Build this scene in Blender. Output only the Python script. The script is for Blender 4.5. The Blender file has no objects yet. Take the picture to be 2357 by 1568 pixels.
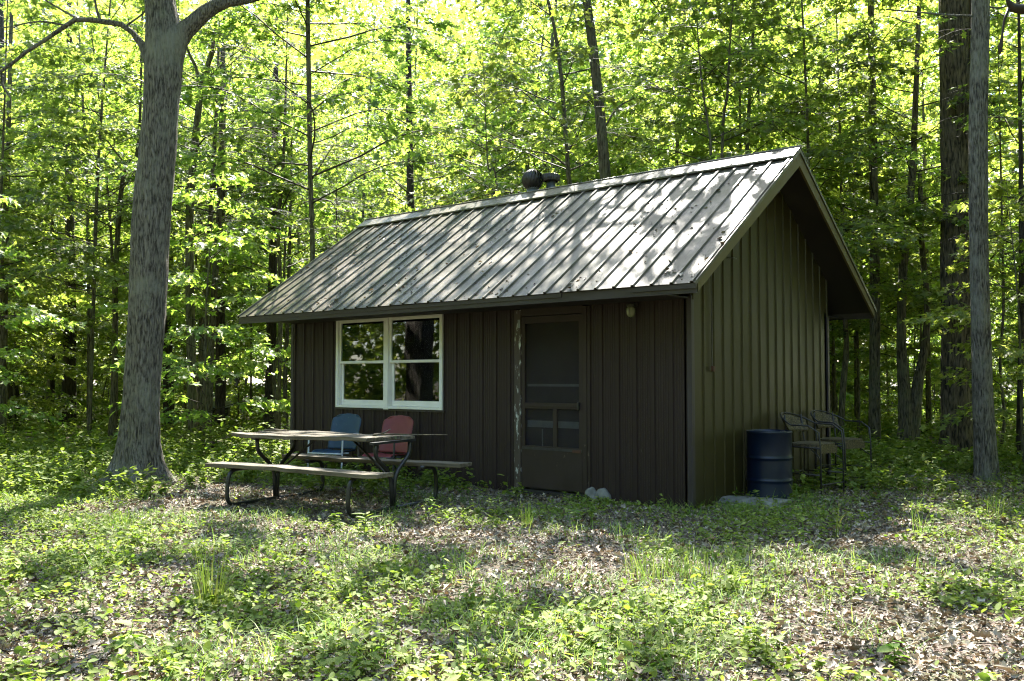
import bpy, math, random
import numpy as np
from mathutils import Vector, Matrix
R = math.radians
C = bpy.context.scene.collection
sc = bpy.context.scene

# ---------------------------------------------------------------- camera
YAW, PIT, FPX = -0.705, 0.0424, 2125.4            # FPX in pixels of a 2357 px wide picture
CAM = np.array([4.8788, -8.6486, 1.3509])
FW = np.array([math.sin(YAW)*math.cos(PIT), math.cos(YAW)*math.cos(PIT), math.sin(PIT)])
RT = np.array([math.cos(YAW), -math.sin(YAW), 0.0])
UP = np.cross(RT, FW)
FH = np.array([math.sin(YAW), math.cos(YAW), 0.0])
cd = bpy.data.cameras.new('camera'); co = bpy.data.objects.new('camera', cd); C.objects.link(co)
cd.lens = 36*FPX/2357; cd.sensor_width = 36; cd.clip_end = 2000; cd.clip_start = 0.05
co.matrix_world = Matrix(((RT[0], UP[0], -FW[0], CAM[0]), (RT[1], UP[1], -FW[1], CAM[1]), (RT[2], UP[2], -FW[2], CAM[2]), (0, 0, 0, 1)))
sc.camera = co

# ---------------------------------------------------------------- light
SUN_AZ, SUN_EL = R(-36), R(56)                     # azimuth from +Y towards +X
SUN = np.array([math.sin(SUN_AZ)*math.cos(SUN_EL), math.cos(SUN_AZ)*math.cos(SUN_EL), math.sin(SUN_EL)])
w = bpy.data.worlds.new('World'); sc.world = w; w.use_nodes = True
nt = w.node_tree; nt.nodes.clear()
sky = nt.nodes.new('ShaderNodeTexSky'); sky.sky_type = 'NISHITA'; sky.sun_disc = False
sky.sun_elevation = SUN_EL; sky.sun_rotation = SUN_AZ
bg = nt.nodes.new('ShaderNodeBackground'); bg.inputs[1].default_value = 0.13
wo = nt.nodes.new('ShaderNodeOutputWorld')
nt.links.new(sky.outputs[0], bg.inputs[0]); nt.links.new(bg.outputs[0], wo.inputs[0])
sl = bpy.data.lights.new('sun', 'SUN'); sl.energy = 4.5; sl.angle = R(0.53); sl.color = (1.0, 0.95, 0.86)
so = bpy.data.objects.new('sun', sl); C.objects.link(so)
so.rotation_euler = Vector(tuple(SUN)).to_track_quat('Z', 'Y').to_euler()
sc.view_settings.view_transform = 'Standard'; sc.view_settings.look = 'None'
sc.view_settings.exposure = 3.02; sc.view_settings.gamma = 1.0
sc.render.engine = 'CYCLES'
cy = sc.cycles
cy.max_bounces = 9; cy.diffuse_bounces = 7; cy.glossy_bounces = 3; cy.transmission_bounces = 6; cy.transparent_max_bounces = 8
cy.caustics_reflective = False; cy.caustics_refractive = False; cy.sample_clamp_indirect = 6.0
cy.use_denoising = True; cy.filter_width = 1.15

rng = np.random.default_rng(7); random.seed(7)

# ---------------------------------------------------------------- helpers
def at(x, y, d):
    """the place d metres ahead of the camera seen at pixel (x, y) of the 2357 px wide photograph"""
    v = FW + RT*((x-1178.5)/FPX) - UP*((y-784)/FPX)
    return CAM + v*d

def ground_at(x, y, z=0.0):
    v = FW + RT*((x-1178.5)/FPX) - UP*((y-784)/FPX)
    return CAM + v*((z-CAM[2])/v[2])

def vnoise(x, y, s, seed=0):
    """smooth value noise, 0..1"""
    g = np.random.default_rng(seed).random((64, 64))
    u, v = np.asarray(x)/s+1000., np.asarray(y)/s+1000.
    i, j = np.floor(u).astype(int), np.floor(v).astype(int); a, b = u-i, v-j
    a = a*a*(3-2*a); b = b*b*(3-2*b)
    f = lambda p, q: g[p % 64, q % 64]
    return (f(i, j)*(1-a)+f(i+1, j)*a)*(1-b)+(f(i, j+1)*(1-a)+f(i+1, j+1)*a)*b

def gz(x, y):
    """height of the ground"""
    x = np.asarray(x, float); y = np.asarray(y, float)
    d = np.hypot(x+2, y+1)
    amp = np.clip((d-11)/14, 0, 1)
    z = 0.035*(vnoise(x, y, 1.3, 5)-.6) + 0.02*(vnoise(x, y, .45, 6)-.5)
    return z + amp*0.35*(vnoise(x, y, 6.5, 8)-.5)

def link(o, parent=None):
    C.objects.link(o)
    if parent is not None: o.parent = parent
    return o

def tag(o, label=None, cat=None, group=None, kind=None):
    if label: o['label'] = label
    if cat: o['category'] = cat
    if group: o['group'] = group
    if kind: o['kind'] = kind
    return o

def empty(name, loc=(0, 0, 0), rz=0.0, **k):
    o = bpy.data.objects.new(name, None); o.empty_display_size = .2
    o.location = tuple(float(c) for c in loc); o.rotation_euler = (0, 0, rz)
    link(o); return tag(o, **k)

class MB:
    """collects shapes; build() links them as one mesh object"""
    def __init__(s): s.v = []; s.f = []; s.n = 0; s.sm = []
    def add(s, v, f, smooth=False):
        s.v += [tuple(map(float, p)) for p in v]; s.f += [tuple(i+s.n for i in q) for q in f]
        s.sm += [smooth]*len(f); s.n += len(v); return s
    def box(s, a, b, M=None):
        (x0, y0, z0), (x1, y1, z1) = a, b
        v = [(x0, y0, z0), (x1, y0, z0), (x1, y1, z0), (x0, y1, z0), (x0, y0, z1), (x1, y0, z1), (x1, y1, z1), (x0, y1, z1)]
        if M is not None: v = [tuple(M @ Vector(p)) for p in v]
        return s.add(v, [(0, 3, 2, 1), (4, 5, 6, 7), (0, 1, 5, 4), (1, 2, 6, 5), (2, 3, 7, 6), (3, 0, 4, 7)])
    def prism(s, poly, a, b):
        """poly: 3-D points, offset by vectors a and b"""
        n = len(poly); v = [tuple(np.add(p, a)) for p in poly]+[tuple(np.add(p, b)) for p in poly]
        f = [tuple(range(n))[::-1], tuple(range(n, 2*n))]+[(i, (i+1) % n, n+(i+1) % n, n+i) for i in range(n)]
        return s.add(v, f)
    def tube(s, pts, rad, n=10, caps=True, smooth=True, noise=0, seed=0):
        pts = [np.array(p, float) for p in pts]
        if not hasattr(rad, '__len__'): rad = [rad]*len(pts)
        v, f = [], []; m = len(pts); t0 = pts[1]-pts[0]; t0 /= np.linalg.norm(t0)
        ref = np.array([1., 0, 0]) if abs(t0[0]) < .8 else np.array([0, 1., 0])
        rr = np.random.default_rng(seed)
        for i, p in enumerate(pts):
            t = pts[min(i+1, m-1)]-pts[max(i-1, 0)]; t = t/(np.linalg.norm(t)+1e-9)
            a = ref-t*(ref@t); a /= np.linalg.norm(a)+1e-9; b = np.cross(t, a); ref = a
            for k in range(n):
                th = 2*math.pi*k/n; r = rad[i]*(1+(noise*(rr.random()-.5) if noise else 0))
                v.append(p+a*math.cos(th)*r+b*math.sin(th)*r)
        for i in range(m-1):
            for k in range(n):
                f.append((i*n+k, i*n+(k+1) % n, (i+1)*n+(k+1) % n, (i+1)*n+k))
        s.add(v, f, smooth)
        if caps:
            base = s.n-len(v); s.f += [tuple(base+k for k in range(n))[::-1], tuple(base+(m-1)*n+k for k in range(n))]; s.sm += [False, False]
        return s
    def lathe(s, prof, n=32, c=(0, 0, 0), smooth=True):
        v = []; f = []; m = len(prof)
        for r, z in prof:
            for k in range(n):
                th = 2*math.pi*k/n; v.append((c[0]+r*math.cos(th), c[1]+r*math.sin(th), c[2]+z))
        for i in range(m-1):
            for k in range(n): f.append((i*n+k, i*n+(k+1) % n, (i+1)*n+(k+1) % n, (i+1)*n+k))
        return s.add(v, f, smooth)
    def build(s, name, mat, parent=None, bevel=0, loc=None):
        me = bpy.data.meshes.new(name); me.from_pydata(s.v, [], s.f); me.materials.append(mat)
        me.polygons.foreach_set('use_smooth', s.sm); me.update()
        o = bpy.data.objects.new(name, me); link(o, parent)
        if loc is not None: o.location = tuple(loc)
        if bevel:
            b = o.modifiers.new('bevel', 'BEVEL'); b.width = bevel; b.segments = 2; b.limit_method = 'ANGLE'; b.angle_limit = R(40)
        return o

def np_mesh(name, V, L, sizes, mat, parent=None, smooth=False):
    """V (n,3); L flat vertex indices of all faces; sizes per face"""
    me = bpy.data.meshes.new(name); V = np.ascontiguousarray(V, np.float32)
    me.vertices.add(len(V)); me.vertices.foreach_set('co', V.ravel())
    me.loops.add(len(L)); me.loops.foreach_set('vertex_index', np.ascontiguousarray(L, np.int32))
    st = np.concatenate([[0], np.cumsum(sizes)[:-1]]).astype(np.int32)
    me.polygons.add(len(sizes)); me.polygons.foreach_set('loop_start', st)
    if smooth: me.polygons.foreach_set('use_smooth', np.ones(len(sizes), bool))
    me.update(calc_edges=True); me.validate(clean_customdata=False)
    for m in (mat if isinstance(mat, (list, tuple)) else [mat]): me.materials.append(m)
    o = bpy.data.objects.new(name, me); link(o, parent); return o

MAPLE = [(.32, .00), (.20, .24), (.50, .56), (.15, .60)]
OVAL = [(.20, .14), (.31, .40), (.26, .68), (.10, .90)]
LANCE = [(.09, .15), (.16, .38), (.13, .66), (.05, .88)]
ROUND = [(.34, .02), (.50, .35), (.42, .72), (.18, .95)]
def leaf_verts(P, yaw, droop, roll, size, prof, fold=.18, curl=.12):
    """(N,3) base points etc. -> verts (N*10,3), loops, sizes"""
    N = len(P); cyw, syw, cd_, sd = np.cos(yaw), np.sin(yaw), np.cos(droop), np.sin(droop)
    Y = np.stack([cyw*cd_, syw*cd_, -sd], 1); X0 = np.stack([-syw, cyw, np.zeros(N)], 1); Nn = np.cross(Y, X0)*-1
    X = X0*np.cos(roll)[:, None]+Nn*np.sin(roll)[:, None]; Z = np.cross(X, Y); Z *= np.sign(Z[:, 2:3]+1e-9)
    pr = [(0, 0)]+[(a, b) for a, b in prof]+[(0, 1)]+[(-a, b) for a, b in prof]
    V = np.empty((N, 10, 3))
    for k, (a, b) in enumerate(pr):
        V[:, k] = P + size[:, None]*(X*a + Y*b + Z*(fold*abs(a)-curl*b*b))
    base = (np.arange(N)*10)[:, None]
    A = np.array([0, 1, 2, 3, 4, 5]); B = np.array([0, 5, 9, 8, 7, 6])
    L = np.concatenate([base+A, base+B], 1).ravel()
    return V.reshape(-1, 3), L, np.full(2*N, 6, np.int32)

def merge(parts):
    Vs, Ls, Ss = [], [], []; n = 0
    for V, L, S in parts:
        Vs.append(V); Ls.append(L+n); Ss.append(S); n += len(V)
    return np.concatenate(Vs), np.concatenate(Ls), np.concatenate(Ss)

# ---------------------------------------------------------------- materials
def mat(name):
    m = bpy.data.materials.new(name); m.use_nodes = True; t = m.node_tree; t.nodes.clear()
    return m, t, (lambda k, **kw: nd(t, k, **kw)), t.links.new
def nd(t, k, **kw):
    n = t.nodes.new(k)
    for a, b in kw.items():
        if a.startswith('i_'): n.inputs[a[2:].replace('_', ' ')].default_value = b
        else: setattr(n, a, b)
    return n
def ramp(t, stops, interp='LINEAR'):
    r = t.nodes.new('ShaderNodeValToRGB'); e = r.color_ramp; e.interpolation = interp
    while len(e.elements) < len(stops): e.elements.new(.5)
    for el, (p, c) in zip(e.elements, stops): el.position = p; el.color = tuple(c)+(1,)
    return r

def leaf_mat(name, cols, trans, tmix=.5, rough=.42, objvar=.25, spec=.5):
    m, t, n, l = mat(name)
    g = n('ShaderNodeNewGeometry'); r = ramp(t, cols); l(g.outputs['Random Per Island'], r.inputs[0])
    r2 = ramp(t, trans); l(g.outputs['Random Per Island'], r2.inputs[0])
    oi = n('ShaderNodeObjectInfo'); mr = n('ShaderNodeMapRange'); mr.inputs['To Min'].default_value = 1-objvar; mr.inputs['To Max'].default_value = 1+objvar
    l(oi.outputs['Random'], mr.inputs[0])
    hm = n('ShaderNodeMath', operation='MULTIPLY'); l(oi.outputs['Random'], hm.inputs[0]); hm.inputs[1].default_value = 7.31
    hf = n('ShaderNodeMath', operation='FRACT'); l(hm.outputs[0], hf.inputs[0])
    hv = n('ShaderNodeMapRange'); hv.inputs['To Min'].default_value = .482 if objvar else .5; hv.inputs['To Max'].default_value = .515 if objvar else .5; l(hf.outputs[0], hv.inputs[0])
    def mul(src):
        x = n('ShaderNodeMix', data_type='RGBA', blend_type='MULTIPLY'); x.inputs[0].default_value = 1
        l(src.outputs[0], x.inputs[6]); l(mr.outputs[0], x.inputs[7])
        h = n('ShaderNodeHueSaturation'); l(x.outputs[2], h.inputs['Color']); l(hv.outputs[0], h.inputs['Hue']); return h.outputs[0]
    p = n('ShaderNodeBsdfPrincipled'); p.inputs['Roughness'].default_value = rough; p.inputs['Specular IOR Level'].default_value = spec
    l(mul(r), p.inputs['Base Color'])
    tr = n('ShaderNodeBsdfTranslucent'); l(mul(r2), tr.inputs[0])
    mx = n('ShaderNodeMixShader'); mx.inputs[0].default_value = tmix
    l(p.outputs[0], mx.inputs[1]); l(tr.outputs[0], mx.inputs[2])
    o = n('ShaderNodeOutputMaterial'); l(mx.outputs[0], o.inputs[0]); return m

def surf_mat(name, cols, scale=(4, 4, 4), detail=6, rough=(.5, .8), bump=.3, bscale=None, spec=.4, metal=0, dist=.01, coord='Object', noise2=None, sheen=None):
    """noise-driven colour, roughness and bump"""
    m, t, n, l = mat(name)
    tc = n('ShaderNodeTexCoord'); mp = n('ShaderNodeMapping'); mp.inputs['Scale'].default_value = scale
    l(tc.outputs[coord], mp.inputs[0])
    no = n('ShaderNodeTexNoise'); no.inputs['Scale'].default_value = 1; no.inputs['Detail'].default_value = detail; no.inputs['Roughness'].default_value = .62
    l(mp.outputs[0], no.inputs[0]); r = ramp(t, cols); l(no.outputs[0], r.inputs[0]); colout = r.outputs[0]
    if noise2:
        (sc2, thr, c2) = noise2
        mp2 = n('ShaderNodeMapping'); mp2.inputs['Scale'].default_value = sc2; l(tc.outputs[coord], mp2.inputs[0])
        n2 = n('ShaderNodeTexNoise'); n2.inputs['Scale'].default_value = 1; n2.inputs['Detail'].default_value = 5; n2.inputs['Roughness'].default_value = .65
        l(mp2.outputs[0], n2.inputs[0]); mr = n('ShaderNodeMapRange'); mr.inputs['From Min'].default_value = thr; mr.inputs['From Max'].default_value = thr+.06
        l(n2.outputs[0], mr.inputs[0]); x = n('ShaderNodeMix', data_type='RGBA'); l(mr.outputs[0], x.inputs[0]); l(colout, x.inputs[6]); x.inputs[7].default_value = tuple(c2)+(1,)
        colout = x.outputs[2]
    p = n('ShaderNodeBsdfPrincipled'); l(colout, p.inputs['Base Color']); p.inputs['Metallic'].default_value = metal
    p.inputs['Specular IOR Level'].default_value = spec
    rr = n('ShaderNodeMapRange'); rr.inputs['From Min'].default_value = .3; rr.inputs['From Max'].default_value = .7
    rr.inputs['To Min'].default_value = rough[0]; rr.inputs['To Max'].default_value = rough[1]; l(no.outputs[0], rr.inputs[0]); l(rr.outputs[0], p.inputs['Roughness'])
    b = n('ShaderNodeBump'); b.inputs['Strength'].default_value = bump; b.inputs['Distance'].default_value = dist
    if bscale:
        mp3 = n('ShaderNodeMapping'); mp3.inputs['Scale'].default_value = bscale; l(tc.outputs[coord], mp3.inputs[0])
        n3 = n('ShaderNodeTexNoise'); n3.inputs['Scale'].default_value = 1; n3.inputs['Detail'].default_value = 6; l(mp3.outputs[0], n3.inputs[0]); l(n3.outputs[0], b.inputs['Height'])
    else: l(no.outputs[0], b.inputs['Height'])
    l(b.outputs[0], p.inputs['Normal'])
    o = n('ShaderNodeOutputMaterial'); l(p.outputs[0], o.inputs[0]); return m

def bark_mat(name, dark, light, lichen=None, sc_=1.0):
    m, t, n, l = mat(name)
    tc = n('ShaderNodeTexCoord'); mp = n('ShaderNodeMapping'); mp.inputs['Scale'].default_value = (30*sc_, 30*sc_, 5*sc_); l(tc.outputs['Object'], mp.inputs[0])
    no = n('ShaderNodeTexNoise'); no.inputs['Scale'].default_value = 1.6; no.inputs['Detail'].default_value = 8; no.inputs['Roughness'].default_value = .6; no.inputs['Distortion'].default_value = .6
    l(mp.outputs[0], no.inputs[0])
    vo = n('ShaderNodeTexVoronoi'); vo.feature = 'DISTANCE_TO_EDGE'; vo.inputs['Scale'].default_value = 1.5
    mxv = n('ShaderNodeMix', data_type='VECTOR'); mxv.inputs[0].default_value = .3; l(mp.outputs[0], mxv.inputs[4]); l(no.outputs['Color'], mxv.inputs[5]); l(mxv.outputs[1], vo.inputs[0])
    ml = n('ShaderNodeMath', operation='MULTIPLY'); l(vo.outputs[0], ml.inputs[0]); ml.inputs[1].default_value = .45
    ad = n('ShaderNodeMath', operation='ADD'); l(ml.outputs[0], ad.inputs[0]); l(no.outputs[0], ad.inputs[1])
    r = ramp(t, [(.43, dark), (.55, tuple((a+b)/2 for a, b in zip(dark, light))), (.72, light)]); l(ad.outputs[0], r.inputs[0]); col = r.outputs[0]
    if lichen:
        n2 = n('ShaderNodeTexNoise'); n2.inputs['Scale'].default_value = 2.2; n2.inputs['Detail'].default_value = 7; n2.inputs['Roughness'].default_value = .7; l(tc.outputs['Object'], n2.inputs[0])
        mr = n('ShaderNodeMapRange'); mr.inputs['From Min'].default_value = .48; mr.inputs['From Max'].default_value = .66; mr.inputs['To Max'].default_value = .8; l(n2.outputs[0], mr.inputs[0])
        x = n('ShaderNodeMix', data_type='RGBA'); l(mr.outputs[0], x.inputs[0]); l(col, x.inputs[6]); x.inputs[7].default_value = tuple(lichen)+(1,); col = x.outputs[2]
    p = n('ShaderNodeBsdfPrincipled'); l(col, p.inputs['Base Color']); p.inputs['Roughness'].default_value = .85; p.inputs['Specular IOR Level'].default_value = .25
    b = n('ShaderNodeBump'); b.inputs['Strength'].default_value = 1; b.inputs['Distance'].default_value = .05; l(ad.outputs[0], b.inputs['Height']); l(b.outputs[0], p.inputs['Normal'])
    o = n('ShaderNodeOutputMaterial'); l(p.outputs[0], o.inputs[0]); return m

M = {}
M['leaf'] = leaf_mat('maple_leaf', [(0, (.06, .10, .02)), (.5, (.095, .145, .03)), (1, (.14, .18, .045))],
                     [(0, (.20, .32, .03)), (.5, (.34, .47, .05)), (1, (.51, .59, .12))], .5, rough=.5)
M['leaf_far'] = leaf_mat('far_leaf', [(0, (.04, .09, .012)), (1, (.08, .15, .02))], [(0, (.3, .38, .03)), (1, (.58, .60, .10))], .55, rough=.6)
M['herb'] = leaf_mat('herb_leaf', [(0, (.07, .12, .02)), (.6, (.14, .20, .035)), (1, (.22, .27, .07))], [(0, (.14, .3, .02)), (1, (.34, .46, .06))], .4, rough=.6, spec=.25)
M['grass'] = leaf_mat('grass_blade', [(0, (.06, .14, .02)), (.7, (.12, .22, .03)), (1, (.28, .3, .09))], [(0, (.16, .32, .03)), (1, (.4, .46, .1))], .4, rough=.55, spec=.35)
M['litter'] = leaf_mat('dead_leaf', [(0, (.05, .035, .022)), (.35, (.13, .10, .07)), (.7, (.26, .22, .17)), (.93, (.40, .35, .28)), (1, (.3, .15, .06))], [(0, (.08, .05, .03)), (1, (.25, .17, .09))], .12, rough=.6, objvar=0)
M['bark_big'] = bark_mat('grey_bark', (.035, .031, .024), (.22, .20, .165), (.235, .235, .185))
M['bark'] = bark_mat('bark', (.035, .031, .02), (.17, .15, .10), (.14, .15, .085), .8)
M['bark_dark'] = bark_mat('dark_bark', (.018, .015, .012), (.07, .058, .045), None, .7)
M['bark_shaggy'] = bark_mat('shaggy_bark', (.02, .017, .012), (.16, .13, .085), None, .6)
M['twig'] = surf_mat('twig_bark', [(.3, (.022, .018, .012)), (.7, (.055, .045, .032))], (20, 20, 5), spec=.15)
M['siding'] = surf_mat('brown_siding', [(.3, (.026, .0175, .0165)), (.7, (.038, .027, .025))], (1.2, 1.2, .5), rough=(.3, .5), bump=.12, bscale=(60, 60, 4), dist=.002, spec=.18, noise2=((9, 9, 3), .70, (.11, .10, .085)))
M['siding_gable'] = surf_mat('brown_siding_green_reflection', [(.3, (.027, .022, .0065)), (.7, (.041, .034, .0115))], (1.2, 1.2, .5), rough=(.3, .5), bump=.12, bscale=(60, 60, 4), dist=.002, spec=.22, noise2=((9, 9, 3), .72, (.09, .08, .055)))  # same paint as the front, with the foliage's green reflection mixed into its colour
M['siding_dark'] = surf_mat('dark_board', [(.3, (.016, .013, .012)), (.7, (.028, .024, .02))], (3, 3, 3), rough=(.6, .8))
M['fascia'] = surf_mat('fascia_metal', [(.3, (.032, .026, .023)), (.7, (.05, .042, .037))], (2, 9, 9), spec=.25, rough=(.35, .55), bump=.1, noise2=((14, 14, 14), .68, (.13, .12, .1)))
M['trim'] = surf_mat('corner_trim_metal', [(.3, (.03, .024, .027)), (.7, (.048, .04, .044))], (9, 9, 2), spec=.3, rough=(.35, .5), bump=.1)
M['rake'] = surf_mat('rake_board', [(.3, (.075, .060, .022)), (.7, (.12, .095, .038))], (5, 5, 5), rough=(.45, .7), bump=.1, noise2=((8, 8, 8), .66, (.2, .19, .14)))
M['white'] = surf_mat('white_frame', [(.3, (.66, .65, .63)), (.7, (.78, .77, .75))], (3, 3, 3), rough=(.35, .5), bump=.05, noise2=((24, 24, 9), .72, (.4, .4, .36)))
M['wood'] = surf_mat('weathered_plank', [(.3, (.035, .028, .018)), (.5, (.10, .082, .056)), (.7, (.18, .155, .115))], (1.6, 30, 30), rough=(.7, .95), bump=.5, dist=.004, noise2=((5, 12, 5), .66, (.13, .16, .07)))
M['black'] = surf_mat('black_steel', [(.3, (.012, .012, .013)), (.7, (.028, .027, .026))], (12, 12, 12), rough=(.3, .5), bump=.1)
M['bar_metal'] = surf_mat('worn_steel', [(.3, (.018, .017, .019)), (.7, (.045, .04, .04))], (18, 18, 18), rough=(.35, .6), bump=.1)
M['wicker'] = surf_mat('wicker', [(.35, (.02, .015, .006)), (.5, (.065, .05, .022)), (.7, (.17, .135, .07))], (45, 45, 70), detail=3, rough=(.6, .8), bump=.9, dist=.006)
M['blue'] = surf_mat('blue_paint', [(.3, (.005, .026, .065)), (.7, (.012, .045, .095))], (6, 6, 6), rough=(.3, .5), bump=.1, noise2=((26, 26, 26), .62, (.04, .08, .10)))
M['red'] = surf_mat('red_paint', [(.3, (.11, .015, .02)), (.7, (.165, .027, .034))], (6, 6, 6), rough=(.35, .55), bump=.1, noise2=((26, 26, 26), .68, (.2, .07, .07)))
M['offwhite'] = surf_mat('white_tube', [(.3, (.35, .38, .41)), (.7, (.5, .53, .56))], (20, 20, 20), rough=(.3, .5), bump=.1, noise2=((40, 40, 40), .68, (.25, .18, .1)))
M['drum'] = surf_mat('blue_drum', [(.3, (.002, .006, .020)), (.7, (.004, .011, .034))], (3, 3, 3), rough=(.28, .45), bump=.15, dist=.004, spec=.35, noise2=((22, 22, 14), .68, (.06, .09, .11)))
M['rock'] = surf_mat('grey_rock', [(.3, (.09, .088, .078)), (.7, (.22, .215, .19))], (9, 9, 9), rough=(.7, .9), bump=.6)
M['galv'] = surf_mat('galvanised', [(.3, (.10, .115, .11)), (.7, (.24, .26, .25))], (14, 14, 14), rough=(.3, .5), bump=.1, metal=.7)
M['galv_dark'] = surf_mat('dark_galvanised', [(.3, (.025, .023, .02)), (.7, (.075, .068, .06))], (14, 14, 14), rough=(.35, .55), bump=.1, metal=.4)
M['doorpaint'] = surf_mat('brown_door_paint', [(.3, (.024, .016, .013)), (.7, (.04, .028, .023))], (5, 5, 3), spec=.25, rough=(.45, .7), bump=.3, dist=.003, noise2=((13, 13, 7), .66, (.12, .09, .065)))
M['peel'] = surf_mat('peeling_paint', [(.3, (.035, .026, .021)), (.7, (.07, .052, .042))], (8, 8, 3), rough=(.5, .8), bump=.6, dist=.006, noise2=((26, 26, 7), .575, (.50, .52, .50)))
M['innerdoor'] = surf_mat('inner_door', [(.3, (.05, .05, .06)), (.7, (.08, .082, .095))], (5, 5, 3), rough=(.4, .6), bump=.1)
M['innerrail'] = surf_mat('inner_door_rail', [(.3, (.28, .33, .36)), (.7, (.4, .45, .48))], (5, 5, 3), rough=(.4, .6), bump=.1)
M['rust'] = surf_mat('rust', [(.3, (.05, .02, .012)), (.7, (.09, .04, .025))], (30, 30, 30), rough=(.6, .9))

def roof_mat():
    m, t, n, l = mat('weathered_metal_roof')
    tc = n('ShaderNodeTexCoord')
    def noise(scale, detail=6, rough=.6):
        mp = n('ShaderNodeMapping'); mp.inputs['Scale'].default_value = scale; l(tc.outputs['Object'], mp.inputs[0])
        x = n('ShaderNodeTexNoise'); x.inputs['Scale'].default_value = 1; x.inputs['Detail'].default_value = detail; x.inputs['Roughness'].default_value = rough; l(mp.outputs[0], x.inputs[0]); return x.outputs[0]
    a = noise((2.2, 1.6, 1.6), 9, .68); r = ramp(t, [(.36, (.030, .032, .015)), (.5, (.08, .068, .045)), (.64, (.185, .158, .128))]); l(a, r.inputs[0])
    def layer(col, src, lo, hi, c, amt):
        mr = n('ShaderNodeMapRange'); mr.inputs['From Min'].default_value = lo; mr.inputs['From Max'].default_value = hi; mr.inputs['To Max'].default_value = amt; l(src, mr.inputs[0])
        x = n('ShaderNodeMix', data_type='RGBA'); l(mr.outputs[0], x.inputs[0]); l(col, x.inputs[6]); x.inputs[7].default_value = tuple(c)+(1,); return x.outputs[2]
    col = layer(r.outputs[0], noise((2.5, 1.2, 1.2), 8, .7), .52, .72, (.055, .065, .03), .8)
    col = layer(col, noise((60, 5, 5), 4, .6), .47, .62, (.055, .048, .034), .7)
    col = layer(col, noise((22, 17, 17), 5, .6), .62, .67, (.03, .025, .018), .85)
    p = n('ShaderNodeBsdfPrincipled'); l(col, p.inputs['Base Color']); p.inputs['Roughness'].default_value = .4; p.inputs['Specular IOR Level'].default_value = .45
    b = n('ShaderNodeBump'); b.inputs['Strength'].default_value = .25; b.inputs['Distance'].default_value = .004; l(noise((40, 30, 30), 5), b.inputs['Height']); l(b.outputs[0], p.inputs['Normal'])
    o = n('ShaderNodeOutputMaterial'); l(p.outputs[0], o.inputs[0]); return m
M['roof'] = roof_mat()

def glass_mat():
    m, t, n, l = mat('window_glass')
    fr = n('ShaderNodeFresnel'); fr.inputs[0].default_value = 1.55
    mm = n('ShaderNodeMath', operation='MULTIPLY'); l(fr.outputs[0], mm.inputs[0]); mm.inputs[1].default_value = 1.3; mm.use_clamp = True
    g = n('ShaderNodeBsdfGlossy'); g.inputs['Roughness'].default_value = .015; g.inputs['Color'].default_value = (1, 1, 1, 1)
    tcn = n('ShaderNodeTexCoord'); nz = n('ShaderNodeTexNoise'); nz.inputs['Scale'].default_value = 1.4; l(tcn.outputs['Object'], nz.inputs[0])
    bp = n('ShaderNodeBump'); bp.inputs['Strength'].default_value = .05; bp.inputs['Distance'].default_value = .02; l(nz.outputs[0], bp.inputs['Height']); l(bp.outputs[0], g.inputs['Normal'])
    tr = n('ShaderNodeBsdfTransparent'); tr.inputs[0].default_value = (.75, .8, .78, 1)
    x = n('ShaderNodeMixShader'); l(mm.outputs[0], x.inputs[0]); l(tr.outputs[0], x.inputs[1]); l(g.outputs[0], x.inputs[2])
    o = n('ShaderNodeOutputMaterial'); l(x.outputs[0], o.inputs[0]); return m
M['glass'] = glass_mat()
def screen_mat():
    m, t, n, l = mat('insect_screen')
    d = n('ShaderNodeBsdfDiffuse'); d.inputs[0].default_value = (.045, .036, .034, 1)
    tr = n('ShaderNodeBsdfTransparent'); tr.inputs[0].default_value = (.9, .9, .9, 1)
    x = n('ShaderNodeMixShader'); x.inputs[0].default_value = .36; l(tr.outputs[0], x.inputs[1]); l(d.outputs[0], x.inputs[2])
    o = n('ShaderNodeOutputMaterial'); l(x.outputs[0], o.inputs[0]); return m
M['screen'] = screen_mat()
def jar_mat():
    m, t, n, l = mat('jar_glass')
    p = n('ShaderNodeBsdfPrincipled'); p.inputs['Base Color'].default_value = (.32, .34, .22, 1); p.inputs['Roughness'].default_value = .25; p.inputs['Transmission Weight'].default_value = .35
    o = n('ShaderNodeOutputMaterial'); l(p.outputs[0], o.inputs[0]); return m
M['jar'] = jar_mat()

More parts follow.
